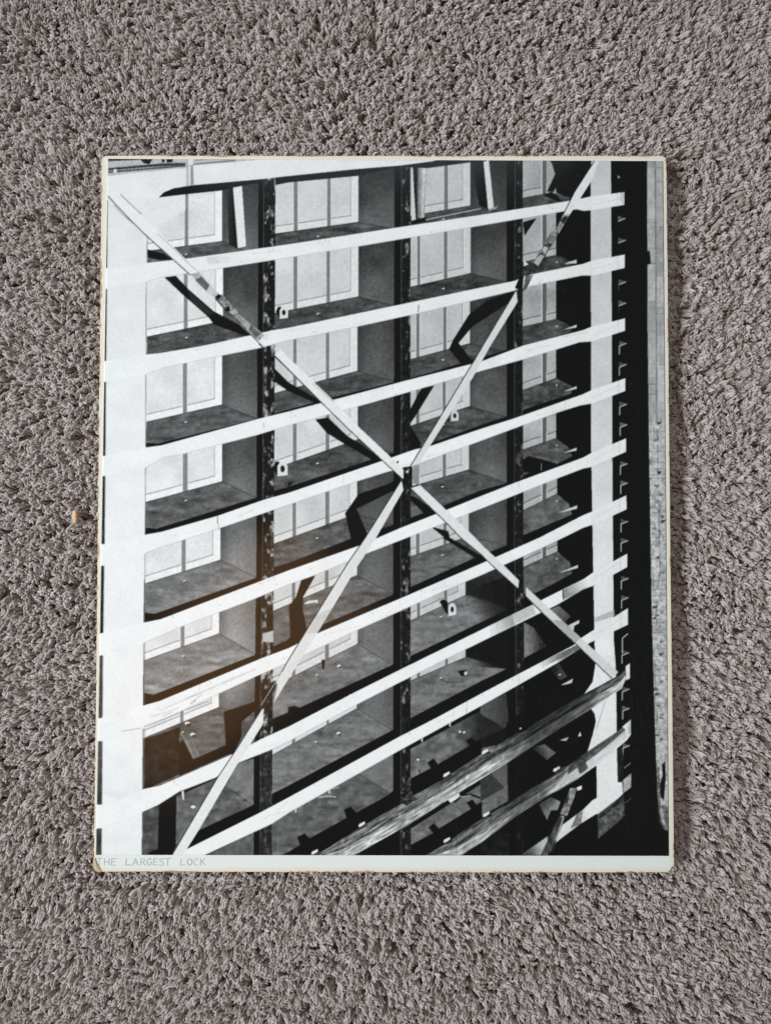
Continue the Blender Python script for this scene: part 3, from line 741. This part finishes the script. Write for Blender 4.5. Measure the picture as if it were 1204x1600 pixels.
while y < 1180:
    xl = np.interp(y, [640, 950, 1130, 1240], [1013, 1017.5, 1022, 1026])
    k = rb.integers(0, 4)
    if k == 0:
        pline([(xl, y), (1045, y + rb.uniform(-1, 1))], 1.0, .4, .6)
    elif k == 1:
        a = rb.uniform(xl, 1032)
        draw([(a, y), (a + rb.uniform(3, 9), y), (a + rb.uniform(3, 9), y + rb.uniform(2, 5)), (a, y + rb.uniform(2, 6))], rb.uniform(.1, .45), [(NF, .05)], .8)
    elif k == 2:
        a = rb.uniform(xl, 1032)
        pline([(a, y), (a + rb.uniform(-2, 2), y + rb.uniform(6, 18))], 1.0, .3, .7)
    else:
        a = rb.uniform(xl + 2, 1030)
        draw([(a, y), (a + 7, y - 1), (a + 8, y + 5), (a + 1, y + 6)], rb.uniform(.72, .88), [(NF, .03)], .7)
    y += rb.uniform(2.5, 7)
draw([(1033, 1195), (1038, 1190), (1039, 1215), (1036, 1250), (1031, 1245), (1030, 1225), (1034, 1212)], .06)
draw([(1024, 1200), (1029, 1198), (1031, 1260), (1027, 1262)], .3, [(NF, .12)], .7)
draw([(1026, 1262), (1034, 1258), (1046, 1262), (1046, 1300), (1036, 1297), (1028, 1285)], .2, [(NF, .12)], .6)
draw([(1030, 1265), (1034, 1262), (1038, 1290), (1033, 1286)], .75, [(NF, .08)], .7)
for k in range(40):
    yb = rb.uniform(900, 1150)
    x0 = rb.uniform(984, 1014)
    line((x0, yb), (x0 + rb.uniform(-1, 3), yb + rb.uniform(8, 30)), .8, .16, .5)

for k in range(110):
    x0 = rb.uniform(690, 1015); y0 = rb.uniform(1040, 1290)
    if img[int((y0 - OY) * S), int((x0 - OX) * S)] < .12:
        line((x0, y0), (x0 + rb.uniform(-2, 1), y0 + rb.uniform(15, 50)), .7, .17, rb.uniform(.2, .55))
# soften like a projected negative, add emulsion grain
k5 = np.array([.18, .64, .18])
def blur(a):
    p = np.pad(a, 1, mode='edge')
    a = k5[0] * p[:-2, 1:-1] + k5[1] * p[1:-1, 1:-1] + k5[2] * p[2:, 1:-1]
    p = np.pad(a, 1, mode='edge')
    return k5[0] * p[1:-1, :-2] + k5[1] * p[1:-1, 1:-1] + k5[2] * p[1:-1, 2:]
img = blur(blur(img))
img = np.clip(img + value_noise(.8, 77) * .010, .02, .97)

# ------------------------------------------------------------------ materials
def pile_material():
    m, nt, b = new_mat('carpet_yarn', 0.95, (0.3, 0.26, 0.24), 0.15)
    oi = nt.nodes.new('ShaderNodeObjectInfo')
    cr = nt.nodes.new('ShaderNodeValToRGB')
    e = cr.color_ramp.elements
    e[0].position = 0; e[0].color = (0.305, 0.245, 0.218, 1)
    e[1].position = 1; e[1].color = (0.53, 0.472, 0.452, 1)
    nt.links.new(oi.outputs['Random'], cr.inputs['Fac'])
    nt.links.new(cr.outputs['Color'], b.inputs['Base Color'])
    b.inputs['Sheen Weight'].default_value = 0.25
    b.inputs['Sheen Roughness'].default_value = 0.6
    return m

def board_material():
    m, nt, b = new_mat('mount_card', 0.72, (0.7, 0.7, 0.66), 0.25)
    N, L = nt.nodes.new, nt.links.new
    tc = N('ShaderNodeTexCoord')
    sp = N('ShaderNodeSeparateXYZ'); L(tc.outputs['Object'], sp.inputs[0])
    def mth(op, a, bv=None):
        n = N('ShaderNodeMath'); n.operation = op
        for i, v in enumerate((a, bv)):
            if v is None: continue
            if isinstance(v, (int, float)): n.inputs[i].default_value = v
            else: L(v, n.inputs[i])
        return n.outputs[0]
    dx = mth('SUBTRACT', BW / 2, mth('ABSOLUTE', sp.outputs[0]))
    dy = mth('SUBTRACT', BH / 2, mth('ABSOLUTE', sp.outputs[1]))
    d = mth('MINIMUM', dx, dy)
    nz = N('ShaderNodeTexNoise'); nz.inputs['Scale'].default_value = 60; nz.inputs['Detail'].default_value = 4
    L(tc.outputs['Object'], nz.inputs['Vector'])
    d2 = mth('ADD', d, mth('MULTIPLY', mth('SUBTRACT', nz.outputs['Fac'], 0.5), 0.0035))
    rp = N('ShaderNodeMapRange'); rp.inputs['From Min'].default_value = 0.0002; rp.inputs['From Max'].default_value = 0.0042
    L(d2, rp.inputs['Value'])
    # aged cream towards the cut edges, cleaner card inside
    mx = N('ShaderNodeMix'); mx.data_type = 'RGBA'
    mx.inputs['A'].default_value = (0.74, 0.64, 0.48, 1); mx.inputs['B'].default_value = (0.74, 0.755, 0.70, 1)
    L(rp.outputs[0], mx.inputs['Factor'])
    # rubbed brown flecks on the very edge
    n2 = N('ShaderNodeTexNoise'); n2.inputs['Scale'].default_value = 240; n2.inputs['Detail'].default_value = 3
    L(tc.outputs['Object'], n2.inputs['Vector'])
    n3 = N('ShaderNodeTexNoise'); n3.inputs['Scale'].default_value = 22
    L(tc.outputs['Object'], n3.inputs['Vector'])
    edge = N('ShaderNodeMapRange'); edge.inputs['From Min'].default_value = 0.0030; edge.inputs['From Max'].default_value = 0.0
    L(d2, edge.inputs['Value'])
    fl = mth('GREATER_THAN', mth('MULTIPLY', mth('MULTIPLY', n2.outputs['Fac'], edge.outputs[0]), n3.outputs['Fac']), 0.235)
    mx2 = N('ShaderNodeMix'); mx2.data_type = 'RGBA'
    mx2.inputs['B'].default_value = (0.36, 0.20, 0.09, 1)
    L(mth('MULTIPLY', fl, 0.75), mx2.inputs['Factor']); L(mx.outputs['Result'], mx2.inputs['A'])
    L(mx2.outputs['Result'], b.inputs['Base Color'])
    bp = N('ShaderNodeBump'); bp.inputs['Strength'].default_value = 0.12; bp.inputs['Distance'].default_value = 0.0004
    n4 = N('ShaderNodeTexNoise'); n4.inputs['Scale'].default_value = 500
    L(tc.outputs['Object'], n4.inputs['Vector']); L(n4.outputs['Fac'], bp.inputs['Height']); L(bp.outputs[0], b.inputs['Normal'])
    return m

def print_material():
    m, nt, b = new_mat('glossy_print', 0.22, (0.5, 0.5, 0.5), 0.30)
    at = nt.nodes.new('ShaderNodeAttribute'); at.attribute_name = 'tone'
    nt.links.new(at.outputs['Color'], b.inputs['Base Color'])
    tc = nt.nodes.new('ShaderNodeTexCoord')
    nz = nt.nodes.new('ShaderNodeTexNoise'); nz.inputs['Scale'].default_value = 9; nz.inputs['Detail'].default_value = 5
    nt.links.new(tc.outputs['Object'], nz.inputs['Vector'])
    mr = nt.nodes.new('ShaderNodeMapRange'); mr.inputs['To Min'].default_value = 0.10; mr.inputs['To Max'].default_value = 0.16
    nt.links.new(nz.outputs['Fac'], mr.inputs['Value']); nt.links.new(mr.outputs[0], b.inputs['Roughness'])
    bp = nt.nodes.new('ShaderNodeBump'); bp.inputs['Strength'].default_value = 0.25; bp.inputs['Distance'].default_value = 0.001
    n2 = nt.nodes.new('ShaderNodeTexNoise'); n2.inputs['Scale'].default_value = 14; n2.inputs['Detail'].default_value = 2
    nt.links.new(tc.outputs['Object'], n2.inputs['Vector'])
    nt.links.new(n2.outputs['Fac'], bp.inputs['Height']); nt.links.new(bp.outputs[0], b.inputs['Normal'])
    return m

MAT_PILE = pile_material()
MAT_BACK, _, _ = new_mat('carpet_backing', 1.0, (0.24, 0.17, 0.125), 0.0)
MAT_BOARD = board_material()
MAT_PRINT = print_material()
MAT_PENCIL, _, _ = new_mat('pencil', 0.6, (0.37, 0.42, 0.44), 0.3)
MAT_TORN, _, _ = new_mat('torn_card', 0.9, (0.56, 0.40, 0.26), 0.1)

# ------------------------------------------------------------------ carpet
PX, PY = 0.62, 0.70                      # half size of the carpet built
GZ = -0.0098                             # backing
carpet = mesh_obj('carpet', [(-PX, -PY, GZ), (PX, -PY, GZ), (PX, PY, GZ), (-PX, PY, GZ)], [(0, 1, 2, 3)], MAT_BACK)
carpet['kind'] = 'structure'
carpet['label'] = 'greige cut pile carpet under the mounted photograph'
carpet['category'] = 'carpet'

def yarn_variant(idx):
    """one cut tuft: two plies twisted round each other, bent, frayed at the tip"""
    r = np.random.default_rng(300 + idx)
    verts, faces = [], []
    L = 0.0108
    bend = r.uniform(0.0, 0.0060); curl = r.uniform(-1, 1) * 0.003
    tw = r.uniform(2.2, 4.0) * r.choice([1, 1, -1]); ph0 = r.uniform(0, 6.28)
    nseg, ns = 9, 6
    for ply in range(2):
        base = len(verts)
        rad = r.uniform(0.00060, 0.00082)
        ext = r.uniform(.9, 1.06)
        for k in range(nseg + 1):
            s = k / nseg
            a = ph0 + ply * math.pi + tw * s * 2.2
            sep = 0.00062 * (1 + 0.55 * s * s)
            ax = bend * s ** 2.2 + sep * math.cos(a) + curl * math.sin(s * 3.0) * .5
            ay = sep * math.sin(a) + curl * s * s
            az = L * ext * s - bend * .40 * s ** 2.5
            rr = rad * (0.85 + 0.55 * s ** 1.5) * (1 if k < nseg - 1 else (.95 if k == nseg - 1 else .55))
            for j in range(ns):
                th = 2 * math.pi * j / ns
                q = rr * (1 + r.uniform(-.16, .16))
                verts.append((ax + q * math.cos(th), ay + q * math.sin(th), az + (0.0004 if k == nseg else 0) ))
        for k in range(nseg):
            for j in range(ns):
                a0 = base + k * ns + j; a1 = base + k * ns + (j + 1) % ns
                faces.append((a0, a1, a1 + ns, a0 + ns))
        faces.append(tuple(base + nseg * ns + j for j in range(ns)))
    me = bpy.data.meshes.new('tuft')
    me.from_pydata(verts, [], faces)
    me.polygons.foreach_set('use_smooth', [True] * len(me.polygons))
    me.materials.append(MAT_PILE)
    return bpy.data.objects.new('tuft', me)

tufts = bpy.data.collections.new('tuft_variants')
for i in range(14):
    tufts.objects.link(yarn_variant(i))

def smooth_field(x, y, cellsize, seed):
    r = np.random.default_rng(seed)
    g = r.standard_normal((256, 256))
    u = x / cellsize + 100; v = y / cellsize + 100
    ui = np.floor(u).astype(int); vi = np.floor(v).astype(int); fu = u - ui; fv = v - vi
    fu = fu * fu * (3 - 2 * fu); fv = fv * fv * (3 - 2 * fv)
    G = lambda a, b: g[b % 256, a % 256]
    return (G(ui, vi) * (1 - fu) + G(ui + 1, vi) * fu) * (1 - fv) + (G(ui, vi + 1) * (1 - fu) + G(ui + 1, vi + 1) * fu) * fv

step = 0.0024
gx, gy = np.meshgrid(np.arange(-PX + .004, PX - .004, step), np.arange(-PY + .004, PY - .004, step * .9))
gx[1::2] += step / 2
x = gx.ravel() + rng.uniform(-.0011, .0011, gx.size)
y = gy.ravel() + rng.uniform(-.0011, .0011, gx.size)
# under the board only a rim of tufts is kept (nothing can see further in), pressed below it
under = (np.abs(x) < BW / 2 - .030) & (np.abs(y) < BH / 2 - .030)
x, y = x[~under], y[~under]
n = x.size
# the nap: brushed different ways in broad sweeps, unruly in detail
vx = .26 * np.tanh(x / .10) + .17 * smooth_field(x, y, .014, 21) + .13 * smooth_field(x, y, .06, 22) + rng.normal(0, .15, n)
vy = .16 * np.tanh(y / .15) - .06 + .17 * smooth_field(x, y, .014, 23) + .13 * smooth_field(x, y, .06, 25) + rng.normal(0, .15, n)
ang = np.arctan2(vy, vx); leanm = np.clip(np.hypot(vx, vy), 0, 1.0)
hgt = np.clip(.93 + .05 * smooth_field(x, y, .010, 24) + .03 * smooth_field(x, y, .03, 26) + rng.normal(0, .035, n), .6, 1.12)
# tufts lean together in small clumps and leave dark gaps between them
CS = .0068
ci_, cj_ = np.floor(x / CS).astype(int), np.floor(y / CS).astype(int)
gr = np.random.default_rng(41).uniform(.1, .9, (400, 400, 2)); ghh = np.random.default_rng(42).normal(0, 1, (400, 400))
best = np.full(n, 9.); bx_ = np.zeros(n); by_ = np.zeros(n); bh_ = np.zeros(n)
for di in (-1, 0, 1):
    for dj in (-1, 0, 1):
        a_, b_ = ci_ + di, cj_ + dj
        qx = (a_ + gr[a_ % 400, b_ % 400, 0]) * CS; qy = (b_ + gr[a_ % 400, b_ % 400, 1]) * CS
        dd = np.hypot(qx - x, qy - y); k_ = dd < best
        best = np.where(k_, dd, best); bx_ = np.where(k_, qx, bx_); by_ = np.where(k_, qy, by_); bh_ = np.where(k_, ghh[a_ % 400, b_ % 400], bh_)
lx = leanm * np.cos(ang) + (bx_ - x) / CS * .42; ly = leanm * np.sin(ang) + (by_ - y) / CS * .42
x = x + (bx_ - x) * .10; y = y + (by_ - y) * .10
ang = np.arctan2(ly, lx); leanm = np.clip(np.hypot(lx, ly), 0, 1.05)
hgt = np.clip(hgt + .03 * bh_ - .12 * np.clip(best / CS - .42, 0, .4), .5, 1.15)
face = (np.abs(x) < BW / 2 + .003) & (np.abs(y) < BH / 2 + .003)
zb = BZ + x * math.sin(TILT) - THICK                   # underside of the board over each tuft
hmax = (zb - GZ - .0008) / .0118
hgt = np.where(face, np.minimum(hgt, hmax), hgt)
near = (np.abs(x) < BW / 2 + .010) & (np.abs(y) < BH / 2 + .010)
hgt = np.where(near & ~face, np.minimum(hgt, np.maximum(hmax, .55) + .12), hgt)
leanm = np.where(near, leanm * .5, leanm)
# tufts shortened along the raised right-hand edge to deepen the board's shadow there
dip = (x > BW / 2) & (x < BW / 2 + .0155 + .004 * smooth_field(x, y, .02, 31)) & (np.abs(y) < BH / 2 - .004)
hgt = np.where(dip, hgt * .34, hgt)
# yarns bend about +x in their own frame: spin by a, then lean the same way
pts = np.stack([x, y, np.full(n, GZ)], 1)
rot = np.stack([np.zeros(n), leanm, ang], 1)
wid = rng.uniform(.84, 1.12, n)
scl = np.stack([wid, wid, hgt / np.maximum(.62, np.cos(leanm * .8))], 1)
me = bpy.data.meshes.new('carpet_pile')
me.vertices.add(n)
me.vertices.foreach_set('co', pts.ravel())
for nm, arr in (('rot', rot), ('scl', scl)):
    a = me.attributes.new(nm, 'FLOAT_VECTOR', 'POINT'); a.data.foreach_set('vector', arr.astype(np.float32).ravel())
a = me.attributes.new('pick', 'INT', 'POINT'); a.data.foreach_set('value', rng.integers(0, 14, n).astype(np.int32))
me.materials.append(MAT_PILE)
pile = link(bpy.data.objects.new('carpet_pile', me), carpet)
pile['kind'] = 'stuff'
ng = bpy.data.node_groups.new('pile', 'GeometryNodeTree')
ng.interface.new_socket('Geometry', in_out='INPUT', socket_type='NodeSocketGeometry')
ng.interface.new_socket('Geometry', in_out='OUTPUT', socket_type='NodeSocketGeometry')
gi = ng.nodes.new('NodeGroupInput'); go = ng.nodes.new('NodeGroupOutput')
ip = ng.nodes.new('GeometryNodeInstanceOnPoints')
ci = ng.nodes.new('GeometryNodeCollectionInfo')
ci.inputs['Collection'].default_value = tufts
ci.inputs['Separate Children'].default_value = True
ci.inputs['Reset Children'].default_value = True
def named(nm, typ):
    q = ng.nodes.new('GeometryNodeInputNamedAttribute'); q.data_type = typ; q.inputs['Name'].default_value = nm
    return q.outputs[0]
ng.links.new(gi.outputs[0], ip.inputs['Points'])
ng.links.new(ci.outputs[0], ip.inputs['Instance'])
ip.inputs['Pick Instance'].default_value = True
ng.links.new(named('pick', 'INT'), ip.inputs['Instance Index'])
e2r = ng.nodes.new('FunctionNodeEulerToRotation')
ng.links.new(named('rot', 'FLOAT_VECTOR'), e2r.inputs[0])
ng.links.new(e2r.outputs[0], ip.inputs['Rotation'])
ng.links.new(named('scl', 'FLOAT_VECTOR'), ip.inputs['Scale'])
ng.links.new(ip.outputs[0], go.inputs[0])
pile.modifiers.new('pile', 'NODES').node_group = ng

# ------------------------------------------------------------------ the mounted photograph
thing = bpy.data.objects.new('mounted_photograph', None)
link(thing)
thing.location = B0
thing.rotation_euler = board_rot
thing['label'] = 'black and white photograph of a huge steel lock gate mounted on white board'
thing['category'] = 'photograph'

# the card: outline traced from its worn corners, slightly uneven edges, bevelled and thick
corner_px = {
    'tl': [(158.6, 252), (160, 246.5), (163.5, 243.6), (169, 242.8)],
    'tr': [(1030, 242.8), (1036, 243.6), (1040, 247), (1041, 253)],
    'br': [(1053, 1349), (1052.4, 1353.5), (1048.5, 1356), (1047, 1360), (1043, 1363.6)],
    'bl': [(158, 1362.4), (151.5, 1360.5), (147.4, 1353.5), (146.8, 1346)],
}
def edge_run(a, b, nseg, amp, seed):
    r = np.random.default_rng(seed)
    a = np.array(a, float); b = np.array(b, float)
    d = b - a; nrm = np.array([-d[1], d[0]]) / np.hypot(*d)
    out = []
    w = np.cumsum(r.normal(0, amp, nseg)); w -= np.linspace(0, w[-1], nseg)
    for k in range(1, nseg):
        out.append(tuple(a + d * k / nseg + nrm * (w[k] * .5 + r.normal(0, amp * .5))))
    return out
outline = []
order = ['tl', 'tr', 'br', 'bl']
for i, c in enumerate(order):
    outline += corner_px[c]
    outline += edge_run(corner_px[c][-1], corner_px[order[(i + 1) % 4]][0], 40, .16, 60 + i)
ob = px_to_board(np.array(outline))
nO = len(ob)
cen = ob.mean(0)
def ring(inset, z):
    d = ob - cen
    k = 1 - inset / np.abs(d).max(1)
    return [(cen[0] + q[0] * f, cen[1] + q[1] * f, z) for q, f in zip(d, k)]
rings = [ring(.0, -THICK), ring(-.0001, -.0011), ring(0, -.0005), ring(.0005, 0.0)]
v = [p for rg in rings for p in rg]
f = []
for k in range(3):
    for j in range(nO):
        j2 = (j + 1) % nO
        f.append((k * nO + j, k * nO + j2, (k + 1) * nO + j2, (k + 1) * nO + j)[::-1])
f.append(tuple(3 * nO + j for j in range(nO))[::-1])
f.append(tuple(range(nO)))
board = mesh_obj('mount_board', v, f, MAT_BOARD, thing)
bm = bmesh.new(); bm.from_mesh(board.data)
bmesh.ops.recalc_face_normals(bm, faces=bm.faces[:])
bm.to_mesh(board.data); bm.free()

# the print: a glossy sheet, one vertex for every spot of silver
NU, NVv = 740, 910
tl, tr, br, bl = (np.array(p, float) for p in ((169.2, 248.6), (1034.6, 252.0), (1043.8, 1337.0), (150.6, 1335.4)))
u = np.linspace(0, 1, NU)[None, :, None]; w = np.linspace(0, 1, NVv)[:, None, None]
gp = (tl * (1 - u) + tr * u) * (1 - w) + (bl * (1 - u) + br * u) * w
xy = px_to_board(gp)
fx = np.clip((gp[..., 0] - OX) * S - .5, 0, RW - 2); fy = np.clip((gp[..., 1] - OY) * S - .5, 0, RH - 2)
xi = fx.astype(int); yi = fy.astype(int); fx = fx - xi; fy = fy - yi
tone = (img[yi, xi] * (1 - fx) + img[yi, xi + 1] * fx) * (1 - fy) + (img[yi + 1, xi] * (1 - fx) + img[yi + 1, xi + 1] * fx) * fy
lin = np.where(tone <= .04045, tone / 12.92, ((tone + .055) / 1.055) ** 2.4)
lin = np.clip(lin * 0.98, 0.004, .86)
PZ = 0.00035
co = np.concatenate([xy, np.full(xy.shape[:2] + (1,), PZ)], -1).reshape(-1, 3)
idx = np.arange(NU * NVv).reshape(NVv, NU)
quads = np.stack([idx[1:, :-1], idx[1:, 1:], idx[:-1, 1:], idx[:-1, :-1]], -1).reshape(-1, 4)
# paper edge down to the card
rim = np.concatenate([idx[0, :-1], idx[:-1, -1], idx[-1, :0:-1], idx[:0:-1, 0]])
low = np.arange(len(rim)) + len(co)
lowco = co[rim].copy(); lowco[:, 2] = 0.00003
co = np.concatenate([co, lowco])
rq = np.stack([rim, np.roll(rim, -1), np.roll(low, -1), low], -1)[:, ::-1]
quads = np.concatenate([quads, rq[:, ::-1]])
me = bpy.data.meshes.new('photo_print')
me.vertices.add(len(co)); me.vertices.foreach_set('co', co.astype(np.float32).ravel())
me.loops.add(quads.size); me.loops.foreach_set('vertex_index', quads.astype(np.int32).ravel())
me.polygons.add(len(quads)); me.polygons.foreach_set('loop_start', np.arange(0, quads.size, 4, dtype=np.int32))
me.update(calc_edges=True)
flat = lin.ravel()
flat = np.concatenate([flat, np.full(len(rim), .62)])
colr = np.stack([flat * 1.0, flat * .988, flat * .972, np.ones_like(flat)], -1).astype(np.float32)
ca = me.attributes.new('tone', 'FLOAT_COLOR', 'POINT'); ca.data.foreach_set('color', colr.ravel())
me.materials.append(MAT_PRINT)
photo = link(bpy.data.objects.new('photo_print', me), thing)

# pencilled caption on the lower margin
GLY = {  # strokes in a unit box, y down
 'T': [[(0, 0), (1, -.03)], [(.5, 0), (.46, 1)]],
 'H': [[(.05, 0), (0, 1)], [(.95, 0), (.95, 1)], [(.05, .5), (.95, .47)]],
 'E': [[(.95, 0), (.1, 0), (0, 1), (.95, .96)], [(.05, .5), (.8, .47)]],
 'L': [[(.15, 0), (0, 1), (1, .95)]],
 'A': [[(0, 1), (.55, 0), (1, 1)], [(.22, .64), (.85, .62)]],
 'R': [[(0, 1), (.08, 0)], [(.08, .02), (.6, 0), (.9, .15), (.85, .38), (.55, .5), (.08, .52)], [(.45, .52), (1, 1)]],
 'G': [[(.95, .18), (.7, 0), (.35, 0), (.08, .25), (0, .6), (.2, .93), (.55, 1), (.9, .85), (.95, .58), (.55, .58)]],
 'S': [[(.95, .12), (.6, 0), (.25, .06), (.1, .25), (.3, .44), (.7, .55), (.92, .75), (.7, .97), (.3, 1), (0, .88)]],
 'O': [[(.5, 0), (.15, .18), (0, .55), (.18, .9), (.5, 1), (.85, .85), (1, .45), (.85, .12), (.5, 0)]],
 'C': [[(.95, .15), (.6, 0), (.25, .1), (.03, .45), (.1, .82), (.42, 1), (.9, .9)]],
 'K': [[(.1, 0), (0, 1)], [(.95, 0), (.06, .6)], [(.38, .42), (1, 1)]],
}
CAP = [('T', 151.5, 160), ('H', 163, 171), ('E', 174, 181), ('L', 196.5, 204.5), ('A', 207, 216), ('R', 220, 227), ('G', 229.6, 237.2),
       ('E', 239.8, 247), ('S', 248.8, 256.5), ('T', 257.5, 267.3), ('L', 282, 289.5), ('O', 292.7, 300.3), ('C', 302.7, 310.2), ('K', 313.2, 320.6)]
cv, cf = [], []
rc = np.random.default_rng(11)
for ch, xa, xb in CAP:
    y0 = 1341.6 + rc.uniform(-.3, .3); y1 = 1352.0 + rc.uniform(-.3, .3)
    for st in GLY[ch]:
        pp = px_to_board(np.array([(xa + q[0] * (xb - xa), y0 + q[1] * (y1 - y0)) for q in st]))
        hw = .00025 * rc.uniform(.8, 1.2)
        for a, b in zip(pp[:-1], pp[1:]):
            d = (b - a) / np.hypot(*(b - a)); nrm = np.array([-d[1], d[0]]) * hw
            a2, b2 = a - d * hw * .6, b + d * hw * .6
            i0 = len(cv)
            z = .00008 + .000004 * (i0 // 4 % 6)
            cv += [(*(a2 - nrm), z), (*(b2 - nrm), z), (*(b2 + nrm), z), (*(a2 + nrm), z)]
            cf.append((i0, i0 + 1, i0 + 2, i0 + 3))
caption = mesh_obj('caption', cv, cf, MAT_PENCIL, thing)
caption['label'] = 'pencilled capitals reading THE LARGEST LOCK'

# torn brown card at the lower left corner
tc_px = [(146.2, 1342), (149, 1341), (151, 1348), (156, 1356), (159, 1361.5), (156, 1362.6), (150, 1360.8), (147, 1355)]
tb = px_to_board(np.array(tc_px))
rr = np.random.default_rng(3)
nb = len(tb)
tv = [(p[0], p[1], -.0022) for p in tb] + [(p[0], p[1], .00025 + rr.uniform(0, .0005)) for p in tb] + [(*tb.mean(0), .0009)]
tf = [(j, (j + 1) % nb, nb + (j + 1) % nb, nb + j) for j in range(nb)] + [(nb + j, nb + (j + 1) % nb, 2 * nb) for j in range(nb)]
torn = mesh_obj('torn_corner', tv, tf, MAT_TORN, thing)
torn['label'] = 'frayed brown torn corner of the card'

# ------------------------------------------------------------------ small orange chip on the pile
m, nt, b = new_mat('chip', 0.7, (0.62, 0.30, 0.12), 0.3)
nz = nt.nodes.new('ShaderNodeTexNoise'); nz.inputs['Scale'].default_value = 700
cr = nt.nodes.new('ShaderNodeValToRGB')
cr.color_ramp.elements[0].color = (0.62, 0.34, 0.18, 1); cr.color_ramp.elements[1].color = (0.80, 0.55, 0.38, 1)
tcn = nt.nodes.new('ShaderNodeTexCoord'); nt.links.new(tcn.outputs['Object'], nz.inputs['Vector'])
nt.links.new(nz.outputs['Fac'], cr.inputs['Fac']); nt.links.new(cr.outputs['Color'], b.inputs['Base Color'])
g0 = px_to_ground((118, 808), 0.0)
sc = 0.000455
prof = [(-3.0, 9), (-3.6, 5), (-3.6, -2), (-2.2, -7), (1.6, -12), (2.6, -11), (3.6, -4), (3.8, 4), (3.2, 9), (1.5, 11), (-1.5, 11)]
cvv = [(a * sc, bb * sc, -.0016) for a, bb in prof] + [(a * sc, bb * sc, .0004) for a, bb in prof] + [(a * .55 * sc, bb * .75 * sc, .0012) for a, bb in prof]
np_ = len(prof)
cff = []
for k in range(2):
    cff += [(k * np_ + j, k * np_ + (j + 1) % np_, (k + 1) * np_ + (j + 1) % np_, (k + 1) * np_ + j)[::-1] for j in range(np_)]
cff += [tuple(2 * np_ + j for j in range(np_))[::-1], tuple(range(np_))]
chip = mesh_obj('wood_chip', cvv, cff, m)
chip.location = (g0[0], g0[1], 0.0006)
chip['label'] = 'tiny orange chip lying in the carpet pile beside the mounted photograph'
chip['category'] = 'chip'
